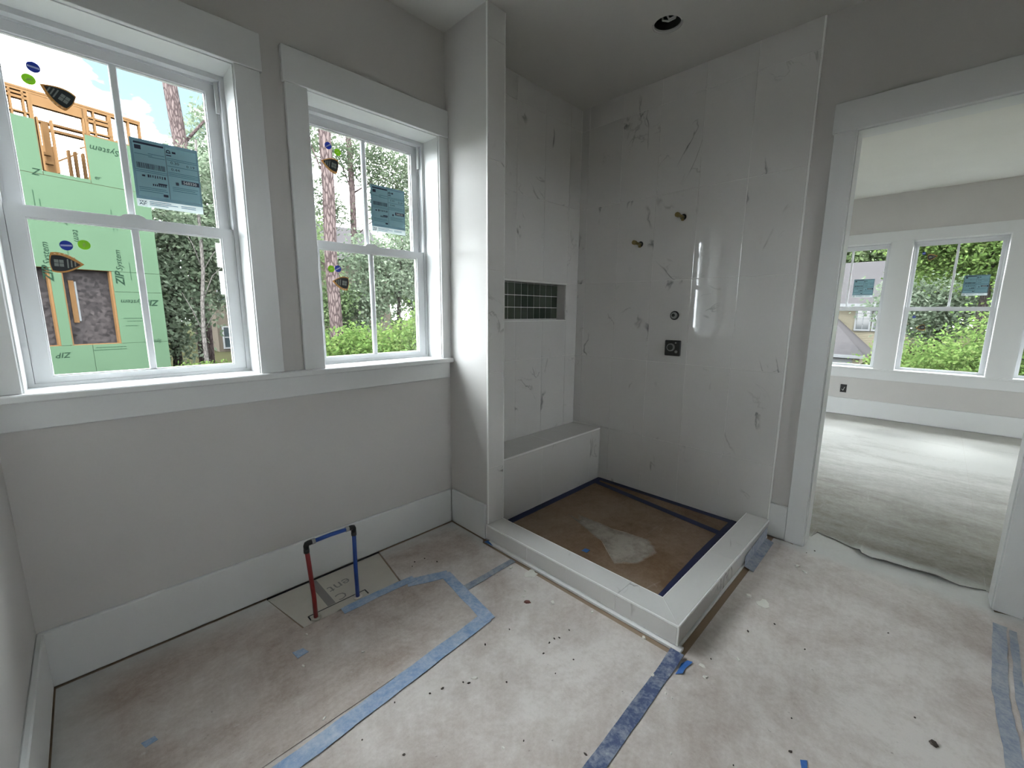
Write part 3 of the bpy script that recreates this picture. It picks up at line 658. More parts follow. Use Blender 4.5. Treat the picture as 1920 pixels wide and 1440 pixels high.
strip('tape_strip', 'tape_dusty', [(1.083, 1.205), (1.140, 1.605)], 0.056, 0.0052, 'short dusty light blue tape on the right side of the paper patch')
strip('tape_strip', 'tape_dusty', [(1.150, 1.590), (0.965, 1.668)], 0.060, 0.0048, 'short dusty blue tape on the slanting patch corner')
strip('tape_strip', 'tape_dusty', [(1.010, 1.680), (0.86, 1.690), (0.66, 1.694)], 0.046, 0.0058, 'faded blue tape between the pipes and the paper patch')
strip('tape_strip', 'tape_grey', [(1.128, 1.444), (1.470, 1.447)], 0.038, 0.0038, 'dirty grey blue tape leading from the patch to the shower curb')
strip('tape_strip', 'tape_worn', [(0.35, 0.535), (0.902, 0.550), (1.30, 0.560), (1.478, 0.563)], 0.050, 0.0022, 'scuffed dark blue tape running from curb corner to the lower edge', None, 0.001, 0.012)
strip('tape_strip', 'tape_grey', [(2.615, -0.335), (2.12, -0.306), (1.60, -0.318)], 0.040, 0.0022, 'worn grey blue tape at the lower right edge')
strip('tape_strip', 'tape_grey', [(2.60, -0.372), (2.12, -0.352), (1.60, -0.368)], 0.022, 0.0024, 'narrow faded tape remnant at the far lower right')
SZ = 0.0238
strip('tape_strip', 'tape_navy', [(CX1+0.02, YB-0.032), (TE-0.012, YB-0.032)], 0.048, SZ, 'navy tape along the foot of the shower bench', None, 0.0006)
strip('tape_strip', 'tape_navy', [(TE-0.032, YB-0.02), (TE-0.032, CY1+0.014)], 0.046, SZ+0.001, 'navy tape along the foot of the plumbing wall', None, 0.0006)
strip('tape_strip', 'tape_navy', [(2.640, YB-0.03), (2.508, CY1+0.05)], 0.050, SZ+0.002, 'navy tape crossing the shower paper beside the plumbing wall', None, 0.0006)
strip('tape_strip', 'tape_navy', [(TE-0.01, CY1+0.055), (2.20, CY1+0.056), (1.660, CY1+0.040)], 0.044, SZ+0.003, 'navy tape along the inside of the near curb', None, 0.001)
def scrap(m, pts, z, lab, name='tape_scrap', th=0.0012, lift=0.0):
    n_ = len(pts); vs = [(x, y, z+(lift if i % 2 else 0)) for i, (x, y) in enumerate(pts)] + [(x, y, z+th+(lift if i % 2 else 0)) for i, (x, y) in enumerate(pts)]
    fs = [tuple(range(n_-1, -1, -1)), tuple(range(n_, 2*n_))] + [(i, (i+1) % n_, n_+(i+1) % n_, n_+i) for i in range(n_)]
    return tag(MB().add(vs, fs).build(name, m), lab, 'tape scrap')
scrap('tape_clean', [(1.384, 0.527), (1.402, 0.508), (1.432, 0.512), (1.478, 0.503), (1.476, 0.522), (1.440, 0.530), (1.412, 0.528)], 0.0015, 'bright blue tape scrap beside the curb corner', lift=0.004)
scrap('tape_clean', [(1.478, 1.690), (1.468, 1.655), (1.487, 1.625), (1.492, 1.672)], 0.003, 'blue tape scrap where the curb meets the partition', lift=0.012)
scrap('tape_clean', [(1.352, 0.135), (1.325, 0.126), (1.330, 0.112), (1.364, 0.120)], 0.0015, 'tiny blue tape scrap at the bottom edge of the view')
scrap('tape_clean', [(1.775, 1.228), (1.778, 1.196), (1.812, 1.198), (1.806, 1.226)], 0.0245, 'blue tape scrap lying on the shower paper')
scrap('tape_dusty', [(0.425, 1.605), (0.430, 1.562), (0.472, 1.566), (0.462, 1.600)], 0.0030, 'faded blue tape square on the brown patch', lift=0.0)
scrap('tape_dusty', [(-0.02, 1.556), (-0.012, 1.530), (0.018, 1.535), (0.012, 1.556)], 0.0030, 'faded blue tape square at the lower left')
ts = MB(); ts.add([(2.28, CY0-0.010, 0.010), (2.67, CY0-0.010, 0.012), (2.69, CY0-0.004, 0.075), (2.30, CY0-0.004, 0.055), (2.27, CY0-0.055, 0.002), (2.665, CY0-0.050, 0.002)], [(0, 1, 2, 3), (4, 5, 1, 0)])
o_ = ts.build('tape_flap', 'tape_grey'); tag(o_, 'grey blue tape folded against the outer side of the near curb', 'tape')
sol = o_.modifiers.new('t', 'SOLIDIFY'); sol.thickness = 0.0015
# plaster smear on the shower paper
pp = [(2.063, 1.533), (2.030, 1.455), (2.052, 1.452), (2.075, 1.470), (2.110, 1.490), (2.107, 1.235), (2.144, 1.031), (2.056, 0.933), (1.889, 0.958), (1.800, 1.039), (1.880, 1.135), (1.938, 1.207), (2.010, 1.40)]
cxp, cyp = 1.99, 1.12
def smear_obj():
    vs = []; fs = []; dens = []; n_ = len(pp); rings = (0.0, 0.45, 0.75, 0.95, 1.08); 
    for r_ in rings:
        for (x, y) in pp:
            vs.append((cxp+(x-cxp)*r_, cyp+(y-cyp)*r_, 0.0228)); dens.append({0.0: 0.75, 0.45: 0.75, 0.75: 0.70, 0.95: 0.60, 1.08: 0.10}[r_])
    for k in range(len(rings)-1):
        for i in range(n_): fs.append((k*n_+i, k*n_+(i+1) % n_, (k+1)*n_+(i+1) % n_, (k+1)*n_+i))
    o = MB().add(vs, fs).build('plaster_dust', 'plaster_smear')
    at = o.data.attributes.new('dens', 'FLOAT', 'POINT')
    for i, d_ in enumerate(dens): at.data[i].value = d_
    return tag(o, 'pale spill of plaster dust on the shower paper', 'dust', None, 'stuff')
smear_obj()

# crumbs of drywall and dirt
def crumb(name, m, x, y, r, h, lab, grp, seed, z=0.0):
    q_ = random.Random(seed); n_ = q_.choice((5, 6, 7)); a0 = q_.uniform(0, 6.28); el = q_.uniform(1.0, 2.2); rot = q_.uniform(0, 3.14)
    lo = []; hi = []
    for k in range(n_):
        a = a0+2*math.pi*k/n_; rr = r*q_.uniform(0.7, 1.15); px, py = rr*math.cos(a)*el, rr*math.sin(a)
        px, py = px*math.cos(rot)-py*math.sin(rot), px*math.sin(rot)+py*math.cos(rot)
        lo.append((x+px, y+py, z+0.0002)); hi.append((x+px*0.75, y+py*0.75, z+h*q_.uniform(0.7, 1.1)))
    fs = [tuple(range(n_-1, -1, -1)), tuple(range(n_, 2*n_))] + [(i, (i+1) % n_, n_+(i+1) % n_, n_+i) for i in range(n_)]
    o = MB().add(lo+hi, fs).build(name, m, origin=(x, y, z)); return tag(o, lab, name.replace('_', ' ').split()[-1], grp)
Wc = [(1.362, 1.088, .011), (1.441, 0.928, .006), (1.463, 0.695, .008), (2.051, 0.477, .014), (1.492, 0.473, .008), (1.45, 0.446, .008), (1.62, 0.388, .007), (1.32, 0.583, .007), (1.281, 0.493, .004), (1.284, 0.517, .004), (1.099, 0.413, .004), (2.498, 0.373, .010), (2.463, 0.335, .010), (0.85, 1.029, .007), (0.754, 0.778, .004), (1.416, 1.41, .008), (1.335, 1.235, .006), (1.30, 1.21, .005)]
for i, (x, y, r) in enumerate(Wc): crumb('drywall_crumb', 'chip_white', x, y, r, r*0.6, 'small white crumb of drywall on the dusty floor board', 'white drywall crumbs on the floor board', i)
for i, (x, y, r) in enumerate([(0.406, 1.249, .005), (0.433, 1.511, .005), (0.499, 1.665, .005), (0.62, 1.42, .005)]): crumb('drywall_crumb', 'chip_white', x, y, r, 0.003, 'small white crumb of drywall on the brown patch', 'white drywall crumbs on the brown patch', 100+i, 0.0028)
Dc = [(1.281, 0.932), (1.219, 0.935), (1.201, 0.946), (1.17, 0.946), (1.112, 0.927), (1.171, 0.828), (0.982, 1.119), (1.932, 0.342), (1.548, 0.462), (1.073, 0.836), (1.806, 0.408), (1.487, 0.185), (1.36, 0.161), (0.914, 0.591), (1.195, 0.269), (0.811, 1.043), (0.824, 1.026), (0.744, 1.074), (0.701, 1.088), (0.597, 1.142), (0.461, 1.098), (0.529, 0.969), (0.812, 0.748), (0.921, 0.935), (2.211, -0.004), (1.861, 0.22), (1.778, -0.099), (2.68, 0.368), (2.735, 0.34), (1.107, 1.109), (1.145, 1.79), (1.09, 1.80), (1.06, 1.775), (1.175, 1.72)]
for i, (x, y) in enumerate(Dc): crumb('dirt_crumb', 'chip_dark', x, y, rnd.uniform(.0020, .0042), 0.003, 'tiny dark crumb of dirt on the dusty floor board', 'dark dirt crumbs on the floor board', 300+i, 0.0009)
crumb('wood_crumb', 'chip_red', 1.283, 1.172, .010, 0.007, 'reddish brown wood crumb near the shower curb', None, 900)
crumb('nail', 'chip_dark', 1.703, -0.143, .011, 0.006, 'dark nail lying on the board at lower right', None, 901)
def splat(x, y, r, seed, lab):
    q_ = random.Random(seed); n_ = 14; pts = []
    for k in range(n_):
        a = 2*math.pi*k/n_; rr = r*q_.uniform(0.65, 1.15); pts.append((x+rr*math.cos(a)*1.2, y+rr*math.sin(a)))
    tag(MB().prism(pts, 0.0001, 0.0012).build('compound_splat', 'chip_white'), lab, 'splat')
splat(1.452, 1.305, 0.032, 1, 'flat white splat of joint compound beside the curb front')
splat(2.043, 0.413, 0.028, 2, 'flat white splat of joint compound right of the near curb')

# ---------------------------------------------------------------- water pipes
pl = empty('water_pipe_loop', (0.66, 1.73, 0), 'red and blue water supply pipes joined by a blue loop', 'pipe')
MB().tube([(0.564, 1.740, -0.004), (0.563, 1.742, 0.10), (0.556, 1.744, 0.22), (0.549, 1.745, 0.335)], 0.0090, 14).build('hot_pipe', 'red_pipe', pl, True)
MB().tube([(0.753, 1.745, -0.004), (0.751, 1.745, 0.15), (0.752, 1.744, 0.335)], 0.0090, 14).build('cold_pipe', 'blue_pipe', pl, True)
MB().tube([(0.560, 1.745, 0.347), (0.650, 1.746, 0.349), (0.742, 1.744, 0.347)], 0.0088, 14).build('cross_pipe', 'blue_pipe', pl, True)
for xq, sg in ((0.549, 1), (0.752, -1)):
    MB().tube([(xq, 1.745, 0.322), (xq, 1.745, 0.340), (xq+sg*0.002, 1.745, 0.346), (xq+sg*0.008, 1.745, 0.3475), (xq+sg*0.026, 1.745, 0.348)], 0.0112, 14).build('elbow', 'black_plastic', pl, True)
    MB().tube([(xq+sg*0.022, 1.745, 0.3478), (xq+sg*0.036, 1.745, 0.348)], 0.0118, 14).build('crimp_ring', 'steel', pl, True)
    MB().tube([(xq, 1.745, 0.308), (xq, 1.745, 0.324)], 0.0116, 14).build('crimp_ring', 'dark_metal', pl, True)
for xq, yq in ((0.564, 1.740), (0.753, 1.745)): MB().tube([(xq, yq, -0.0009), (xq, yq, 0.004)], 0.020, 16).build('collar', 'cement_board', pl, True)

# ---------------------------------------------------------------- shower rough in
va = empty('shower_valve', (TE, 1.236, 1.072), 'black square valve guard with a round cartridge on the tiled wall', 'valve')
MB().box(TE-0.010, TE+0.004, 1.180, 1.287, 1.022, 1.124, 0.004).build('guard_plate', 'black_plastic', va)
MB().tube([(TE-0.010, 1.241, 1.078), (TE-0.026, 1.241, 1.078)], 0.025, 24).build('cartridge', 'steel', va)
MB().tube([(TE-0.026, 1.241, 1.078), (TE-0.029, 1.241, 1.078)], 0.019, 24).build('cartridge_cap', 'dark_metal', va)
MB().tube([(TE-0.010, 1.206, 1.050), (TE-0.016, 1.206, 1.050)], 0.009, 12).build('check_stop', 'steel', va)
MB().tube([(TE-0.010, 1.212, 1.108), (TE-0.014, 1.212, 1.108)], 0.005, 10).build('screw', 'steel', va)
vk = empty('diverter_rough_in', (TE, 1.237, 1.285), 'small round diverter stub with dark ring above the square valve', 'valve')
MB().tube([(TE+0.004, 1.237, 1.285), (TE-0.006, 1.237, 1.285)], 0.029, 28).build('ring', 'black_plastic', vk)
MB().tube([(TE-0.006, 1.237, 1.285), (TE-0.014, 1.237, 1.285)], 0.021, 24).build('stem', 'steel', vk)
MB().tube([(TE-0.014, 1.240, 1.287), (TE-0.017, 1.240, 1.287)], 0.011, 6).build('nut', 'dark_metal', vk)
def stub(y, z, lab):
    e_ = empty('brass_stub_out', (TE, y, z), lab, 'pipe stub')
    MB().tube([(TE+0.003, y, z), (TE-0.003, y, z)], 0.019, 20).build('wall_hole', 'dark_metal', e_)
    MB().tube([(TE-0.002, y, z), (TE-0.040, y, z), (TE-0.075, y+0.001, z+0.002)], 0.0095, 12).build('nipple', 'brass', e_, True)
    MB().tube([(TE-0.010, y, z-0.006), (TE-0.012, y, z-0.022)], 0.009, 10).build('elbow_lug', 'brass', e_, True)
    MB().tube([(TE-0.072, y+0.001, z+0.002), (TE-0.092, y+0.001, z+0.002)], 0.015, 8).build('cap', 'brass', e_)
stub(1.225, 1.895, 'brass pipe stub high on the wall, nearer the doorway')
stub(1.510, 1.760, 'brass pipe stub lower on the wall, nearer the niche')
# downlight housing
dl = empty('downlight_housing', (cx, cy, ZC), 'empty round downlight hole in the shower ceiling', 'light housing')
def cyl_open(r, z0, z1, n_=32):
    vs = [(cx+r*math.cos(2*math.pi*k/n_), cy+r*math.sin(2*math.pi*k/n_), z) for z in (z0, z1) for k in range(n_)]
    return MB().add(vs, [(k, (k+1) % n_, n_+(k+1) % n_, n_+k) for k in range(n_)] + [tuple(range(n_, 2*n_))])
cyl_open(0.0655, ZC+0.012, ZC+0.105).build('can', 'dark_metal', dl)
cyl_open(0.0745, ZC+0.0005, ZC+0.108).build('dark_void_liner', 'dark_metal', dl)  # dark liner added to paint the shade of the ceiling void
rim = MB(); vs = []; n_ = 32
for r_, z_ in ((0.0710, ZC+0.003), (0.0655, ZC+0.003), (0.0655, ZC+0.014), (0.0710, ZC+0.014)): vs += [(cx+r_*math.cos(2*math.pi*k/n_), cy+r_*math.sin(2*math.pi*k/n_), z_) for k in range(n_)]
rim.add(vs, [(j*n_+k, j*n_+(k+1) % n_, ((j+1) % 4)*n_+(k+1) % n_, ((j+1) % 4)*n_+k) for j in range(4) for k in range(n_)]); rim.build('rim', 'wire_white', dl)
MB().tube([(cx+0.030, cy-0.045, ZC+0.08), (cx+0.012, cy-0.032, ZC+0.022), (cx-0.004, cy-0.006, ZC+0.012), (cx-0.012, cy+0.020, ZC+0.022), (cx-0.010, cy+0.034, ZC+0.09)], 0.005, 8).build('wire', 'wire_white', dl, True)
MB().tube([(cx+0.010, cy-0.050, ZC+0.08), (cx-0.004, cy-0.036, ZC+0.020), (cx-0.014, cy-0.014, ZC+0.014), (cx-0.020, cy+0.004, ZC+0.05)], 0.0045, 8).build('wire', 'wire_white', dl, True)
# bedroom outlet box
ob_ = empty('outlet_box', (XF, 0.800, 0.345), 'small black open outlet box on the bedroom wall', 'outlet')

b = MB(lambda x, y, z: (XF+y, 0.831-x, 0.295+z)); b.ring_rect(0, 0.066, 0, 0.104, 0.005, 0.005, 0.005, 0.005, -0.006, 0.002); b.box(0.004, 0.062, -0.002, 0.001, 0.004, 0.1); b.build('box', 'black_plastic', ob_)
MB().tube([(XF-0.003, 0.815, 0.335), (XF-0.014, 0.800, 0.320), (XF-0.010, 0.786, 0.365)], 0.003, 6).build('wire', 'wire_white', ob_)

# ---------------------------------------------------------------- stickers on the glass
def energy_label(xf, w, h, origin, lab, big):
    """printed sheet, local x right, z up from its lower left corner, y = 0 on the glass face"""
    r = empty('energy_label', origin, lab, 'label', 'printed energy labels on the window panes')
    def M(): return MB(xf)
    f = 0.115*h
    M().box(0, w, -0.0006, 0, f, h).build('border', 'label_edge', r)
    M().box(0, w, -0.0005, 0, 0, f).build('footer', 'label_white', r)
    t = M(); t.box(0.02*w+0.004, w*0.49, -0.0009, -0.0006, f+0.012, h-0.010); t.box(w*0.505, w-0.006, -0.0009, -0.0006, f+0.012, h-0.012); t.build('sheet', 'label_teal', r)
    k = M(); y0, y1 = -0.0013, -0.0009
    def bar(x0, x1, z0, z1): k.box(x0*w, x1*w, y0, y1, z0*h, z1*h)
    bar(0.05, 0.48, 0.925, 0.955); bar(0.06, 0.15, 0.845, 0.905)
    bar(0.70, 0.975, 0.425, 0.490)                                 # number block
    for i in range(8): bar(0.20+i*0.034, 0.20+i*0.034+(0.024 if i in (0, 7) else 0.014), 0.45+0.004*(i % 3), 0.492)
    bar(0.12, 0.165, 0.455, 0.48); bar(0.34, 0.47, 0.365, 0.385); bar(0.61, 0.65, 0.40, 0.44); bar(0.40, 0.47, 0.19, 0.225)
    for i in range(7): bar(0.26+i*0.03, 0.26+i*0.03+0.018, 0.335, 0.365)
    put_text(k, '0.30', 0.56*w, 0.715*h, -0.0011, 0.055*h, 0, 0, 1.2); put_text(k, '0.19', 0.80*w, 0.700*h, -0.0011, 0.055*h, 0, 0, 1.2); put_text(k, '0.44', 0.56*w, 0.615*h, -0.0011, 0.055*h, 0, 0, 1.2)
    q_ = random.Random(3)
    x = 0.06
    while x < 0.46:
        wd = q_.choice((0.004, 0.006, 0.010)); bar(x, x+wd, 0.575, 0.655); x += wd+q_.choice((0.005, 0.008))
    n_ = 12
    for i in range(n_):                                            # arch shaped council mark
        a0, a1 = math.pi*i/n_, math.pi*(i+1)/n_; cx_, cz_ = 0.545*w, 0.885*h
        k.add([(cx_+rr*w*math.cos(a), y0, cz_+rr*h*math.sin(a)) for rr, a in ((0.034, a0), (0.020, a0), (0.020, a1), (0.034, a1))], [(0,1,2,3)])
    bar(0.511, 0.580, 0.868, 0.884); bar(0.60, 0.655, 0.875, 0.905); bar(0.51, 0.585, 0.830, 0.845)
    put_text(k, 'YKK', 0.03*w, 0.066*h, -0.0011, 0.040*h, 0, 0, 1.3, 0.02); put_text(k, 'AP', 0.03*w, 0.026*h, -0.0011, 0.048*h, 0, 0, 1.5, 0.02)
    k.build('print', 'label_ink', r)['kind'] = 'stuff'
    l = M()
    for z, x0, x1 in ((0.80, 0.24, 0.48), (0.775, 0.05, 0.30), (0.755, 0.24, 0.48), (0.545, 0.04, 0.49), (0.52, 0.04, 0.49), (0.29, 0.06, 0.45), (0.265, 0.06, 0.47), (0.235, 0.06, 0.40), (0.79, 0.51, 0.97), (0.765, 0.51, 0.97), (0.675, 0.51, 0.97), (0.58, 0.51, 0.97), (0.555, 0.51, 0.97), (0.53, 0.51, 0.97), (0.36, 0.55, 0.95), (0.335, 0.55, 0.90), (0.305, 0.55, 0.93)):
        l.box(x0*w, x1*w, -0.0012, -0.0009, z*h, (z+0.007)*h)
    for z, x0, x1 in ((0.085, 0.18, 0.50), (0.060, 0.18, 0.60), (0.035, 0.18, 0.45), (0.075, 0.65, 0.88), (0.05, 0.65, 0.88)): l.box(x0*w, x1*w, -0.0010, -0.0005, z*h, (z+0.009)*h)
    l.build('fine_print', 'label_line', r)['kind'] = 'stuff'
    wt = M(); put_text(wt, '568330', 0.725*w, 0.437*h, -0.0015, 0.060*h, 0, 0, 1.0, 0.02); wt.build('number', 'label_white', r)['kind'] = 'stuff'
    return r
GU, GL_ = 0.179, 0.144
def on_north(x, z, d): return lambda a, y, c: (x+a, YN+d+y, z+c)
def on_east(yl, z, d): return lambda a, y, c: (XF+d+y, yl-a, z+c)
energy_label(on_north(0.197, 1.688, GU-0.0003), 0.207, 0.244, (0.300, YN+GU, 1.688), 'teal printed energy label on the left bathroom window', True)
energy_label(on_north(1.150, 1.722, GU-0.0003), 0.203, 0.238, (1.250, YN+GU, 1.722), 'teal printed energy label on the right bathroom window', True)
energy_label(on_east(-0.124, 1.520, GU-0.0003), 0.200, 0.226, (XF+GU, -0.22, 1.52), 'teal energy label on the middle bedroom window', False)
energy_label(on_east(0.862, 1.520, GU-0.0003), 0.205, 0.226, (XF+GU, 0.76, 1.52), 'greenish energy label on the left bedroom window', False)
def disc(xf, x, z, r, m, inner, lab, origin, ang, grp):
    e_ = empty('round_sticker', origin, lab, 'sticker', grp); n_ = 24
    def D(rx, rz, y0, y1, a=0.0):
        pts = [(rx*math.cos(2*math.pi*k/n_), rz*math.sin(2*math.pi*k/n_)) for k in range(n_)]
        ca, sa = math.cos(a), math.sin(a); return MB(xf).prism([(x+p*ca-q*sa, z+p*sa+q*ca) for p, q in pts], y0, y1, 'y')
    D(r, r, -0.0006, 0).build('disc', m, e_)
    if inner == 'sticker_pale':
        ca, sa = math.cos(ang), math.sin(ang); h_ = r*0.17; L_ = r*0.86
        MB(xf).prism([(x+a*ca-c*sa, z+a*sa+c*ca) for a, c in ((-L_, -h_), (L_, -h_), (L_, h_), (-L_, h_))], -0.0009, -0.0006, 'y').build('lettering_band', inner, e_)
    else: D(r*0.45, r*0.22, -0.0009, -0.0006, ang).build('lettering_band', inner, e_)
def shield(xf, x, z, size, ang, lab, origin):
    """pick shaped seal, point along +x before turning"""
    e_ = empty('shield_sticker', origin, lab, 'sticker', 'gold and black shield stickers on the panes')
    def outline(k):
        pts = []
        for t in range(13):                                         # upper flank from tip to base corner
            u = t/12; pts.append((0.5-u*0.98, 0.42*math.sin(u*math.pi*0.62)))
        top = pts[-1]; 
        for t in range(1, 7): u = t/7; pts.append((top[0]-0.06*math.sin(math.pi*u), top[1]*(1-2*u)))
        pts += [(p, -q) for p, q in reversed(pts[:13])][:-1]
        return [(p*k, q*k) for p, q in pts]
    ca, sa = math.cos(ang), math.sin(ang)
    def T(pts): return [(x+(p*ca-q*sa)*size, z+(p*sa+q*ca)*size) for p, q in pts]
    def add(pts, y0, y1, nm, m): MB(xf).prism(T(pts), y0, y1, 'y').build(nm, m, e_)
    add(outline(1.0), -0.0006, 0, 'seal', 'sticker_gold')
    add([(p*0.86-0.045, q*0.78-0.03) for p, q in outline(1.0)], -0.0009, -0.0006, 'field', 'sticker_black')
    for i in range(2):
        for k in range(2):
            a, c = -0.40+i*0.15, -0.16+k*0.15; add([(a, c), (a+0.13, c), (a+0.13, c+0.13), (a, c+0.13)], -0.0012, -0.0009, 'window_mark', 'sticker_grey')
    for i in range(3):
        a = -0.02+i*0.11; hh = 0.20-0.045*i; add([(a, -hh), (a+0.045, -hh), (a+0.045, hh*0.85), (a, hh*0.85)], -0.0012, -0.0009, 'lettering_band', 'sticker_grey')
    for i in range(5):
        a = -0.40+i*0.14; c = 0.345-0.012*(i-1)**2; add([(a, c), (a+0.05, c+0.05), (a+0.10, c)], -0.0012, -0.0009, 'scallop', 'sticker_cream')
LU, LL = on_north(0, 0, GU-0.0003), on_north(0, 0, GL_-0.0003)
gb_, gg_ = 'dark blue round stickers on the panes', 'lime green round stickers on the panes'
disc(LU, -0.021, 2.082, 0.0165, 'sticker_blue', 'sticker_pale', 'blue round sticker at the top of the left bathroom window', (-0.021, YN+GU, 2.08), -0.1, gb_)
disc(LU, -0.036, 2.041, 0.0165, 'sticker_green', 'sticker_lime', 'green round sticker at the top of the left bathroom window', (-0.036, YN+GU, 2.04), 0.2, gg_)
shield(LU, 0.022, 2.016, 0.082, math.radians(150), 'dark shield sticker at the top of the left bathroom window', (0.022, YN+GU, 2.01))
disc(LL, -0.011, 1.516, 0.0165, 'sticker_blue', 'sticker_pale', 'blue round sticker in the lower sash of the left bathroom window', (-0.011, YN+GL_, 1.51), 0.05, gb_)
disc(LL, 0.034, 1.523, 0.0165, 'sticker_green', 'sticker_lime', 'green round sticker in the lower sash of the left bathroom window', (0.034, YN+GL_, 1.52), 1.5, gg_)
shield(LL, -0.014, 1.456, 0.082, math.radians(-2), 'gold edged shield sticker in the lower sash of the left bathroom window', (-0.014, YN+GL_, 1.45))
disc(LU, 0.940, 2.091, 0.0165, 'sticker_blue', 'sticker_pale', 'blue round sticker at the top of the right bathroom window', (0.94, YN+GU, 2.09), 0.6, gb_)
disc(LU, 0.986, 2.072, 0.0165, 'sticker_green', 'sticker_lime', 'green round sticker at the top of the right bathroom window', (0.986, YN+GU, 2.07), 0.3, gg_)
shield(LU, 0.942, 2.008, 0.082, math.radians(170), 'shield sticker at the top of the right bathroom window', (0.942, YN+GU, 2.0))
disc(LL, 0.938, 1.508, 0.0165, 'sticker_blue', 'sticker_pale', 'blue round sticker in the lower sash of the right bathroom window', (0.938, YN+GL_, 1.5), 0.5, gb_)
disc(LL, 0.904, 1.505, 0.0165, 'sticker_green', 'sticker_lime', 'green round sticker in the lower sash of the right bathroom window', (0.904, YN+GL_, 1.5), 0.2, gg_)
shield(LL, 0.946, 1.440, 0.082, math.radians(172), 'shield sticker in the lower sash of the right bathroom window', (0.946, YN+GL_, 1.44))
EU, EL = on_east(0, 0, GU-0.0003), on_east(0, 0, GL_-0.0003)
shield(EU, -0.163, 1.975, 0.082, math.radians(10), 'shield sticker in the upper sash of the middle bedroom window', (XF+GU, 0.163, 1.97))
shield(EL, -0.170, 1.148, 0.082, math.radians(190), 'shield sticker in the lower sash of the middle bedroom window', (XF+GL_, 0.17, 1.15))
disc(EU, -0.243, 2.018, 0.0165, 'sticker_blue', 'sticker_pale', 'blue round sticker in the upper sash of the middle bedroom window', (XF+GU, 0.243, 2.02), 0.2, gb_)
disc(EL, -0.238, 1.277, 0.0165, 'sticker_blue', 'sticker_pale', 'blue round sticker in the lower sash of the middle bedroom window', (XF+GL_, 0.238, 1.28), 0.2, gb_)

# ---------------------------------------------------------------- outside: ground
ZG = -0.75
def grid_ground():
    q_ = random.Random(5); n_ = 36; vs = []; fs = []
    for i in range(n_+1):
        for k in range(n_+1):
            x, y = -60+i*150/n_, -60+k*150/n_
            vs.append((x, y, ZG+q_.uniform(-0.05, 0.02)))
    for i in range(n_):
        for k in range(n_): a = i*(n_+1)+k; fs.append((a, a+n_+1, a+n_+2, a+1))
    tag(MB().add(vs, fs).build('ground', 'ground_earth'), 'rough earth and grass outside the windows', 'ground', None, 'structure')
grid_ground()

# ---------------------------------------------------------------- outside: house under construction
TH = math.radians(12.5); DG = 12.0
du = (math.cos(TH), math.sin(TH)); dn = (-math.sin(TH), math.cos(TH))
def HX(u, y, z): return (du[0]*u + dn[0]*(DG+y), du[1]*u + dn[1]*(DG+y), z)     # y: depth behind the facade
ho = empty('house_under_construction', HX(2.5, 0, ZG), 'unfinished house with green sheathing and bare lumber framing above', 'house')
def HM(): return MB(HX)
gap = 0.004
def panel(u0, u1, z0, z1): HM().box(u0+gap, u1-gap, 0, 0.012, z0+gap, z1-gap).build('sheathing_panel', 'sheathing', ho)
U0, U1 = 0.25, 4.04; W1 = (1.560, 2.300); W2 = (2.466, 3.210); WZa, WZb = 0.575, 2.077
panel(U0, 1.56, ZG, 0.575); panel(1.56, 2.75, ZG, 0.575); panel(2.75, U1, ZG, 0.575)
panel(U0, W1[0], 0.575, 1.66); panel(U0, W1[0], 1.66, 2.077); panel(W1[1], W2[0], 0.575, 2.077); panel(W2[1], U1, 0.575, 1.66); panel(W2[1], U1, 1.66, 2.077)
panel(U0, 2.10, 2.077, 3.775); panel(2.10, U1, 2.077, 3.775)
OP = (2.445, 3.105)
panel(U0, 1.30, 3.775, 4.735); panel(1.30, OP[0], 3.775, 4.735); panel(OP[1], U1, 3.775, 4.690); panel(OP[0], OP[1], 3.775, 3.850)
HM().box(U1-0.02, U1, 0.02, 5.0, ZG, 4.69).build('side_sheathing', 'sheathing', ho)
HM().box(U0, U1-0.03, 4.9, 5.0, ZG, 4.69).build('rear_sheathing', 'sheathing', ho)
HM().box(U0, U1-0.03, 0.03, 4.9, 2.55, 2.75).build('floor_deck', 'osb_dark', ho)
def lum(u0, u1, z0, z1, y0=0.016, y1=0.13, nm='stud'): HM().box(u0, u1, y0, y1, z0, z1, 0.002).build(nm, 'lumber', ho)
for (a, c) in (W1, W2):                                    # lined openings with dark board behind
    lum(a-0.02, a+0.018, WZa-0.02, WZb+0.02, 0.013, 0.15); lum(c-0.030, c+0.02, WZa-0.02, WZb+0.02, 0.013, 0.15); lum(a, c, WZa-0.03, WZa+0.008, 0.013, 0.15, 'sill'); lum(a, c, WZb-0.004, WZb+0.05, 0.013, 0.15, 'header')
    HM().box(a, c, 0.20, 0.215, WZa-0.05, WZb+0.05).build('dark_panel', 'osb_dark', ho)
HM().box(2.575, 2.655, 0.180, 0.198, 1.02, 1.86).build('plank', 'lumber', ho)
HM().box(2.660, 2.690, 0.190, 0.199, 1.05, 1.84).build('painted_daylight_strip', 'house_white', ho)  # white strip painted in for daylight showing through a slit
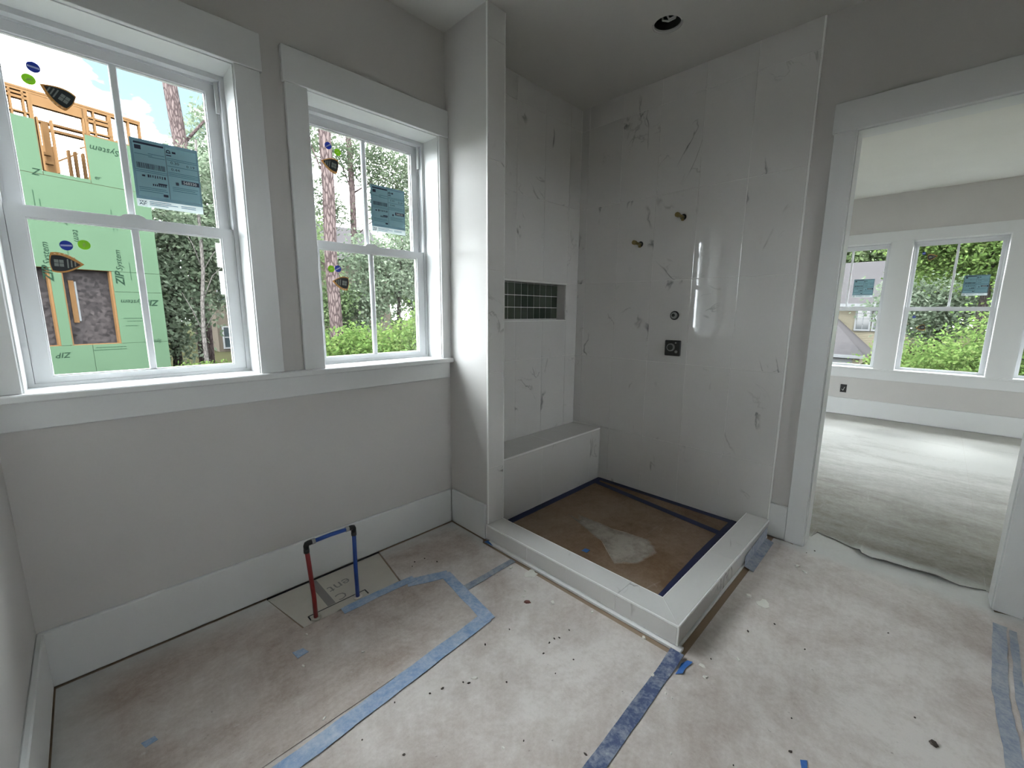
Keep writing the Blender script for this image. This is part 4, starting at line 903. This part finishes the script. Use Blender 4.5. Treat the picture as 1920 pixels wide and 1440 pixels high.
# upper storey framing
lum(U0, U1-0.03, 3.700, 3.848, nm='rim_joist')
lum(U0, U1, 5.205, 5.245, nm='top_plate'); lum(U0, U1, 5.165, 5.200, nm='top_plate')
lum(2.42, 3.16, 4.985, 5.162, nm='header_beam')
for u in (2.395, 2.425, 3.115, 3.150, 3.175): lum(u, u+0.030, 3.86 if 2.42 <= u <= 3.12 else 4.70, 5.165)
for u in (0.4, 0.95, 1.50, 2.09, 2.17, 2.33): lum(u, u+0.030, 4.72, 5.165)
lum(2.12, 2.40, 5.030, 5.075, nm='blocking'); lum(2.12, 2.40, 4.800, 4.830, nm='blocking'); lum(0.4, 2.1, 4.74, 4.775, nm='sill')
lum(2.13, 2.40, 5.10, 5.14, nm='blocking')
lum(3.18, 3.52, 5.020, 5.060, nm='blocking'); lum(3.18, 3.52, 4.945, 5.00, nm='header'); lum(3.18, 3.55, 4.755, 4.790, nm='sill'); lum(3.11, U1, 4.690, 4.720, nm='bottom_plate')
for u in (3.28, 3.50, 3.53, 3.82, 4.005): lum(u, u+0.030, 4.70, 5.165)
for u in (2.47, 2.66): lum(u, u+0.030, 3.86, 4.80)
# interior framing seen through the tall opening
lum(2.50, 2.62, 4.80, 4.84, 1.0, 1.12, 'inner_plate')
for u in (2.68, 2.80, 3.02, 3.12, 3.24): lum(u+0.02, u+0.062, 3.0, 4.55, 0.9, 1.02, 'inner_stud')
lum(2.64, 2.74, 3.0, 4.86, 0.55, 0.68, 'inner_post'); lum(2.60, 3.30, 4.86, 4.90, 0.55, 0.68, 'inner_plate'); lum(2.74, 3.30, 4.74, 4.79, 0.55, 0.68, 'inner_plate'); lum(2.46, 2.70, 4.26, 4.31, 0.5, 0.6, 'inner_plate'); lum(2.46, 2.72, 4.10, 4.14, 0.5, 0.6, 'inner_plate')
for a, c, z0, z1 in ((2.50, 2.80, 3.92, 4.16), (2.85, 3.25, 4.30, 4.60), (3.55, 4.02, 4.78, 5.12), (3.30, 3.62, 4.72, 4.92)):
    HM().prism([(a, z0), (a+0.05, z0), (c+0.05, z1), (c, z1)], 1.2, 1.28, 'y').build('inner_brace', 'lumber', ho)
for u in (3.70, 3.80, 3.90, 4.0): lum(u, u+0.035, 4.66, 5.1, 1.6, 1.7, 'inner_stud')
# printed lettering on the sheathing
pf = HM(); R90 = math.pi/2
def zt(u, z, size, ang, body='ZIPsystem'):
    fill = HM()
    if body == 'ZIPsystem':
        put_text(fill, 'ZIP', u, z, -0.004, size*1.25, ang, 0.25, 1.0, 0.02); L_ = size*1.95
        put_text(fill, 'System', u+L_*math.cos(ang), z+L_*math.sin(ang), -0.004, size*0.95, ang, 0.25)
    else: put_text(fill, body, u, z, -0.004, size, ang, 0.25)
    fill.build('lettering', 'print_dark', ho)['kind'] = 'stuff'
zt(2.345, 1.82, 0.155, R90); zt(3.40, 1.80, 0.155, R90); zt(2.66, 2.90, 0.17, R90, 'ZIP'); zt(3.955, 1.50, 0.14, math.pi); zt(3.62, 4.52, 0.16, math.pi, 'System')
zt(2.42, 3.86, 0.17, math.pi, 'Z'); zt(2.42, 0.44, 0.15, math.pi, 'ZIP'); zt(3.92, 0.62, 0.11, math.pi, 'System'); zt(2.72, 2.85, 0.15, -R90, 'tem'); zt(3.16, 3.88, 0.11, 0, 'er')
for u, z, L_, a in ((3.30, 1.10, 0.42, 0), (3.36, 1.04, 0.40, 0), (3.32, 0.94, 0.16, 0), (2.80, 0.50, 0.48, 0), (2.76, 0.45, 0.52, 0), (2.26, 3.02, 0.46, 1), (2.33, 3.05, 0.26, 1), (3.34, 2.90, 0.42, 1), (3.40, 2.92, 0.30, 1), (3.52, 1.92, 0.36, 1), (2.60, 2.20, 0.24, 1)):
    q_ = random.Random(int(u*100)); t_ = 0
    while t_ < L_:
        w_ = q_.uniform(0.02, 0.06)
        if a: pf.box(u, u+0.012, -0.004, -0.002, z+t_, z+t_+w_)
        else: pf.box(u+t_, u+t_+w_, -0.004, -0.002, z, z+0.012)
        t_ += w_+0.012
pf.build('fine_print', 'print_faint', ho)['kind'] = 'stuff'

# ---------------------------------------------------------------- outside: finished houses
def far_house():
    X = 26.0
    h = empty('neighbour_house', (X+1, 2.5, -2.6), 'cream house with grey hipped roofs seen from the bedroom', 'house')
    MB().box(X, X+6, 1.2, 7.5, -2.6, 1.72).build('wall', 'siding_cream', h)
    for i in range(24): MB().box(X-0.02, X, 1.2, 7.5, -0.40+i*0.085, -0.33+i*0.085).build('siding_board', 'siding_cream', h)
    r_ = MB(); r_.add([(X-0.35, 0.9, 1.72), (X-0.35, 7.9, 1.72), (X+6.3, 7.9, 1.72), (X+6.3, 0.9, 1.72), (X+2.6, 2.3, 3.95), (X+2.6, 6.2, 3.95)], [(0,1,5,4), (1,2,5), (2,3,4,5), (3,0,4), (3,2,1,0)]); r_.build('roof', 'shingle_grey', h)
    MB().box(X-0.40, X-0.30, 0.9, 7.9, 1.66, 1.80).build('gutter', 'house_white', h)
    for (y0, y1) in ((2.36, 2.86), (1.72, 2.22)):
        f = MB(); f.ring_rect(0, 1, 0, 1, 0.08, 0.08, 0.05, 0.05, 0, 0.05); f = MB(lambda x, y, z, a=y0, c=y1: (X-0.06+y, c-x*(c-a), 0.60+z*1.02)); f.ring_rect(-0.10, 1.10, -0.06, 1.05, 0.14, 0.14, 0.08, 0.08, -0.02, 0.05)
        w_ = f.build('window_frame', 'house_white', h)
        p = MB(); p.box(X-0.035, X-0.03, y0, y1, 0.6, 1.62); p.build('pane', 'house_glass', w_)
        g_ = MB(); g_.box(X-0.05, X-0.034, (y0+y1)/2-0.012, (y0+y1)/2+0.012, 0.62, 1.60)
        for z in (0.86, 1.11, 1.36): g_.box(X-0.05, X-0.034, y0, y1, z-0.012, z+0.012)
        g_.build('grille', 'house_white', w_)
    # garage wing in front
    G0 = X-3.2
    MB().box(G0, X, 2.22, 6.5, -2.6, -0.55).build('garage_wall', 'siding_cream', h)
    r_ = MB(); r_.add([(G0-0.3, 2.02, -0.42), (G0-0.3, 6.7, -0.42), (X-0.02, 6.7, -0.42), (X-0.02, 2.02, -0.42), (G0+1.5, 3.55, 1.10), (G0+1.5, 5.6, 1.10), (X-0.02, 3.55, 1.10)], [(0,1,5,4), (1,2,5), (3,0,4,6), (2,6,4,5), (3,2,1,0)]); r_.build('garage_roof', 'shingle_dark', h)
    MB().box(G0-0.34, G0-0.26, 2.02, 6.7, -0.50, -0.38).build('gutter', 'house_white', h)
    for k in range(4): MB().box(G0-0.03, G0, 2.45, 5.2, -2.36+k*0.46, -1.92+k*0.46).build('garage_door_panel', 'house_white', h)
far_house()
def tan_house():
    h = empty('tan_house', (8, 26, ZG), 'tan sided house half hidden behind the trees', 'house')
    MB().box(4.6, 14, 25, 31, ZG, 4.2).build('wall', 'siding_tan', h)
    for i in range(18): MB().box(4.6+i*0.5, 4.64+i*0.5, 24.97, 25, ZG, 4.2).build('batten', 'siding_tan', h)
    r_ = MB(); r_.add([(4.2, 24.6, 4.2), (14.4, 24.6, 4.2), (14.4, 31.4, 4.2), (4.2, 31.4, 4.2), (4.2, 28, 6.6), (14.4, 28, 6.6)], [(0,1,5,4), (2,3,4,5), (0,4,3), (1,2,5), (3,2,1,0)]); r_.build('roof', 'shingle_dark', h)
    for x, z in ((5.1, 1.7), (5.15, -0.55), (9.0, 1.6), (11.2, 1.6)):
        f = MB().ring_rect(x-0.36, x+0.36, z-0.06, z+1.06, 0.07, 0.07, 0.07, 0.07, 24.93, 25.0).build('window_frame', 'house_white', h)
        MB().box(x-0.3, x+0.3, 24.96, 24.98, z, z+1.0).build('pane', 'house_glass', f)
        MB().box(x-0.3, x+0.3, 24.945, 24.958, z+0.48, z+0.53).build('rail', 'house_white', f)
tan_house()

# ---------------------------------------------------------------- trees
def foliage(name, m, parent, blobs, size, seed, needle=False):
    blobs = [(*q[:6], int(q[6]*(1.0 if needle else 1.35))) for q in blobs]; q_ = random.Random(seed); vs = []; fs = []; tint = []
    for (bx_, by_, bz_, rx, ry, rz, n_) in blobs:
        cl = [(q_.gauss(0, 1), q_.gauss(0, 1), q_.gauss(0, 1)) for _ in range(max(3, n_//55))]
        cl2 = []
        for p in cl:
            L_ = math.sqrt(sum(c*c for c in p)) or 1; k = q_.random()**0.45/L_; cl2.append((p[0]*k, p[1]*k, p[2]*k, q_.random()))
        for _ in range(n_):
            c_ = q_.choice(cl2); s_ = 0.20
            x = bx_+(c_[0]+q_.gauss(0, s_))*rx; y = by_+(c_[1]+q_.gauss(0, s_))*ry; z = bz_+(c_[2]+q_.gauss(0, s_*0.8))*rz
            d = Vector((q_.gauss(0, 1), q_.gauss(0, 1), q_.gauss(0, 0.8))).normalized(); e_ = d.cross(Vector((q_.gauss(0, 1), q_.gauss(0, 1), q_.gauss(0, 1)))).normalized()
            L_ = size*q_.uniform(0.7, 1.3); w_ = L_*(0.17 if needle else 0.30); p = Vector((x, y, z)); o = len(vs)
            vs += [tuple(p), tuple(p+d*L_*0.5+e_*w_), tuple(p+d*L_), tuple(p+d*L_*0.5-e_*w_)]; fs.append((o, o+1, o+2, o+3))
            tint.append(max(0, min(1, 0.45*c_[3]+0.55*q_.random())))
    me = bpy.data.meshes.new(name); me.from_pydata([(v[0]*S, v[1]*S, v[2]*S) for v in vs], [], fs); me.update(); me.materials.append(MATS[m])
    at = me.attributes.new('tint', 'FLOAT', 'FACE'); at.data.foreach_set('value', tint)
    ob = bpy.data.objects.new(name, me); C.objects.link(ob)
    if parent: ob.parent = parent; ob.location = -parent.location
    ob['kind'] = 'stuff'
    return ob
def trunk(parent, base_, top, r0, r1, m, seed, branches=(), bend=0.1):
    q_ = random.Random(seed); n_ = 9; P_ = []
    a, c = Vector(base_), Vector(top)
    for i in range(n_):
        t = i/(n_-1); p = a.lerp(c, t); P_.append((p.x+q_.uniform(-bend, bend)*t*(1-t)*4, p.y+q_.uniform(-bend, bend)*t*(1-t)*4, p.z))
    MB().tube(P_, [r0+(r1-r0)*i/(n_-1) for i in range(n_)], 12).build('trunk', m, parent, True)
    for (t, e_, r_) in branches:
        p = Vector(P_[int(t*(n_-1))]); e_ = Vector(e_); mid = p.lerp(e_, 0.5)+Vector((0, 0, q_.uniform(0.05, 0.25)))
        MB().tube([tuple(p), tuple(mid), tuple(e_)], [r_, r_*0.7, r_*0.3], 7).build('branch', m, parent, True)
def tree(name, lab, base_, top, r0, r1, bm_, blobs, lm, size, seed, branches=(), needle=False, bend=0.1, grp=None):
    t = empty(name, base_, lab, 'tree', grp); trunk(t, base_, top, r0, r1, bm_, seed, branches, bend); foliage('foliage', lm, t, blobs, size, seed+1, needle); return t
def bush(name, lab, base_, blobs, lm, size, seed, grp=None):
    t = empty(name, base_, lab, 'bush', grp)
    for i in range(4):
        a = i*1.57+seed; MB().tube([base_, (base_[0]+0.25*math.cos(a), base_[1]+0.25*math.sin(a), base_[2]+0.6)], [0.03, 0.012], 6).build('stem', 'bark_dark', t)
    foliage('foliage', lm, t, blobs, size, seed, False); return t
# behind the left bathroom window
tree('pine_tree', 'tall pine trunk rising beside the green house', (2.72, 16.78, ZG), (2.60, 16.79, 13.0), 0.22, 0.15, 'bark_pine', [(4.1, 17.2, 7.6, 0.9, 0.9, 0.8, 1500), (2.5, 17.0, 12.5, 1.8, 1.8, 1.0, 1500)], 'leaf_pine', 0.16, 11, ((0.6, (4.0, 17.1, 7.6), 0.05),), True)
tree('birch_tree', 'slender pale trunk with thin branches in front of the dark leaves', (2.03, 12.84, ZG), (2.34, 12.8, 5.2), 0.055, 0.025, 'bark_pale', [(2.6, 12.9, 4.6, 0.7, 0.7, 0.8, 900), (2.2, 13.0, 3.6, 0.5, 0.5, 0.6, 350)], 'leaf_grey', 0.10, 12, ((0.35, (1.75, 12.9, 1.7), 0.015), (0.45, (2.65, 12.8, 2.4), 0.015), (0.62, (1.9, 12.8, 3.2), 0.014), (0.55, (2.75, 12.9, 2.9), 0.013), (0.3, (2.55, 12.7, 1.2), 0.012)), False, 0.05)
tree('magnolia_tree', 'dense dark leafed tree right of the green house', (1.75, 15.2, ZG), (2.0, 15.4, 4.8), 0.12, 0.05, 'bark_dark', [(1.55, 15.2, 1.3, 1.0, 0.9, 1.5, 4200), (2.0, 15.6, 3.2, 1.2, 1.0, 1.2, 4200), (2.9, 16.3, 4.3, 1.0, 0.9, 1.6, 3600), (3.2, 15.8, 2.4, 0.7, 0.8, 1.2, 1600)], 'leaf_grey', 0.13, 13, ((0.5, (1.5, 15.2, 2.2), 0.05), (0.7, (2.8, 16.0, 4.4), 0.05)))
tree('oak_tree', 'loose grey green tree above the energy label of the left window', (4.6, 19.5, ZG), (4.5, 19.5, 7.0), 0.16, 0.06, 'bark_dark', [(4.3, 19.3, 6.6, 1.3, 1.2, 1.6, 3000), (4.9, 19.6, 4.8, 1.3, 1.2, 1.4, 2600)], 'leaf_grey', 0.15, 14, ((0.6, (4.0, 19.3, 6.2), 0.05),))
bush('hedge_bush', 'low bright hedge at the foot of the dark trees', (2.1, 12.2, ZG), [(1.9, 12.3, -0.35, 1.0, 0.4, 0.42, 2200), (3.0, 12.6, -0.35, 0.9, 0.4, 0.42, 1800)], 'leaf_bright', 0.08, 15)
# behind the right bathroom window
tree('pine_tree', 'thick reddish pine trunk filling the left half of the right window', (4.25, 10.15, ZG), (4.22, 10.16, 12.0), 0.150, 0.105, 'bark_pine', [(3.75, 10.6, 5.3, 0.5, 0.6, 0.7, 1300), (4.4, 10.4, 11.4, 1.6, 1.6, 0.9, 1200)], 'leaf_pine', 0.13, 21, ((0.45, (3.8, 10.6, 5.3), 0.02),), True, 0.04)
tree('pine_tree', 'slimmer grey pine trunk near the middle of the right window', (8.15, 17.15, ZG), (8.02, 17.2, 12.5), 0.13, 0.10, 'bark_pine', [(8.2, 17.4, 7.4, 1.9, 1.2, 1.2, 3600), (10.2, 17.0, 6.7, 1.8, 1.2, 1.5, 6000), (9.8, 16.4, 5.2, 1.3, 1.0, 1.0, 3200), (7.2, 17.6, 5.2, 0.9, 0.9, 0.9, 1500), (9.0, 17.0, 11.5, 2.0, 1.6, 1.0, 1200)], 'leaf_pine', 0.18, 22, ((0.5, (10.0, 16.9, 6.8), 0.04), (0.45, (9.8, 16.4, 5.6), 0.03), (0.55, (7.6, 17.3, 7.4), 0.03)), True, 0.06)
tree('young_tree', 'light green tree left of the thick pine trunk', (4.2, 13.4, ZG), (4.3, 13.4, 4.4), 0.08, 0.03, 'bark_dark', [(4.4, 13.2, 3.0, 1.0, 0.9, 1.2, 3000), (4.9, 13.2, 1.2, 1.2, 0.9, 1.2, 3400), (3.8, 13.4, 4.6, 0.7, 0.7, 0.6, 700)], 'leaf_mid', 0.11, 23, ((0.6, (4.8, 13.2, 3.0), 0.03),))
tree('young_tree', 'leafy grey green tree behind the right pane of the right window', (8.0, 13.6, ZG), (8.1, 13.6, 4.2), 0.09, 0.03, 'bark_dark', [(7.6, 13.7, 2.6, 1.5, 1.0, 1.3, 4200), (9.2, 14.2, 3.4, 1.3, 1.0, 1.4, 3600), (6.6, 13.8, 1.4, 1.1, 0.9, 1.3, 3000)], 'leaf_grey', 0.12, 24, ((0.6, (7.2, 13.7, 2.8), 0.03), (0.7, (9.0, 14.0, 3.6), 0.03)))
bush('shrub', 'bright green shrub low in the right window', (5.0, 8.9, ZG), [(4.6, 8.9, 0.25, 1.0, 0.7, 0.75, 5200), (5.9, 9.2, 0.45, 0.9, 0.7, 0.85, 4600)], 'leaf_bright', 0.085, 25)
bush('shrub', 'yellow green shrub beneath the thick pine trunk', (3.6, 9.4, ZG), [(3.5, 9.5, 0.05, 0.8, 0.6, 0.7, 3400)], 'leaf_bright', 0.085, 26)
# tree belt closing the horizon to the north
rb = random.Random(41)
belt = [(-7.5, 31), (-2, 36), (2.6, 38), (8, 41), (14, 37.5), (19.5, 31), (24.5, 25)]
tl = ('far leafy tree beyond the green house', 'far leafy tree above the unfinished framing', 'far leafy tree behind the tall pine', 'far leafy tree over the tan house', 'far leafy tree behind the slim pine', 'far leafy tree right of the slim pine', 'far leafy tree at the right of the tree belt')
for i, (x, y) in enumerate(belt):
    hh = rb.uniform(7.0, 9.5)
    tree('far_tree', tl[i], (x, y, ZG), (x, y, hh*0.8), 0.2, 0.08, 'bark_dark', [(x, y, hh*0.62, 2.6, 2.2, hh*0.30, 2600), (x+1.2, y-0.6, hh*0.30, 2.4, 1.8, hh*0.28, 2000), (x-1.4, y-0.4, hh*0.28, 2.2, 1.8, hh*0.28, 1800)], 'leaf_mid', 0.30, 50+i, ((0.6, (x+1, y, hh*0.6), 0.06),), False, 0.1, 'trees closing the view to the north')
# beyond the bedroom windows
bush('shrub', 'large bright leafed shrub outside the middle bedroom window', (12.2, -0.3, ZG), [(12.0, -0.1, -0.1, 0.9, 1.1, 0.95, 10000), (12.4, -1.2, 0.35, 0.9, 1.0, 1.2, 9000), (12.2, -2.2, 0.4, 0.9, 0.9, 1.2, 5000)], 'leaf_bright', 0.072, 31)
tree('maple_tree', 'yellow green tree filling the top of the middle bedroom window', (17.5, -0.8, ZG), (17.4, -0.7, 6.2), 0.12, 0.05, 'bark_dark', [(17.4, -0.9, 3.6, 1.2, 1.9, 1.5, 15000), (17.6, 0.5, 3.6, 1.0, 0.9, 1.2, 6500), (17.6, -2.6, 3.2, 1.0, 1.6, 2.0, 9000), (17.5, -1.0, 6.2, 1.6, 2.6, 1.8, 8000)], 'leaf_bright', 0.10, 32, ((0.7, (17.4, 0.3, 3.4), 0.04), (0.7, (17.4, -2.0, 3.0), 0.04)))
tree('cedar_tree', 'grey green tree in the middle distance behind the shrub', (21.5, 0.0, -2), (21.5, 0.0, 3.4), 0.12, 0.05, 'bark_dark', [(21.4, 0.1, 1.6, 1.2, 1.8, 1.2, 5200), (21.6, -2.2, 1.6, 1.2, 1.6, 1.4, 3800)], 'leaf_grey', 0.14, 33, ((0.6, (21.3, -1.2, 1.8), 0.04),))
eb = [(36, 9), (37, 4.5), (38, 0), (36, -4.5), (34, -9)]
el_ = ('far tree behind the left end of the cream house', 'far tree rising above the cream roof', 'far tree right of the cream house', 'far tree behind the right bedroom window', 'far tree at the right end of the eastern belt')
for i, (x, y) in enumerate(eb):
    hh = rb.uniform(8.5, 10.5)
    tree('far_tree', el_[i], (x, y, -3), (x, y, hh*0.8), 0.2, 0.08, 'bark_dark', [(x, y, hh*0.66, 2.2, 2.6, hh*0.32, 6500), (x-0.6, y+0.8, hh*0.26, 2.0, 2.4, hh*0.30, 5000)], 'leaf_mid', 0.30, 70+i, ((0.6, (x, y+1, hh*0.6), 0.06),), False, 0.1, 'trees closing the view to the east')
for i, (x, y, lab) in enumerate(((30.5, -2.2, 'tall oak added right of the cream house to dim the bedroom'), (31.5, -8.0, 'tall oak added at the right beyond the shrub to dim the bedroom'))):
    tree('light_block_oak', lab, (x, y, -2.5), (x, y, 9.0), 0.25, 0.10, 'bark_dark', [(x, y, 8.2, 2.2, 2.6, 2.8, 6500), (x, y-0.3, 3.6, 2.2, 2.6, 2.4, 6000)], 'leaf_mid', 0.27, 90+i, ((0.6, (x, y+1.2, 7.0), 0.07),))  # tall trees added to cut the sky light entering the bedroom
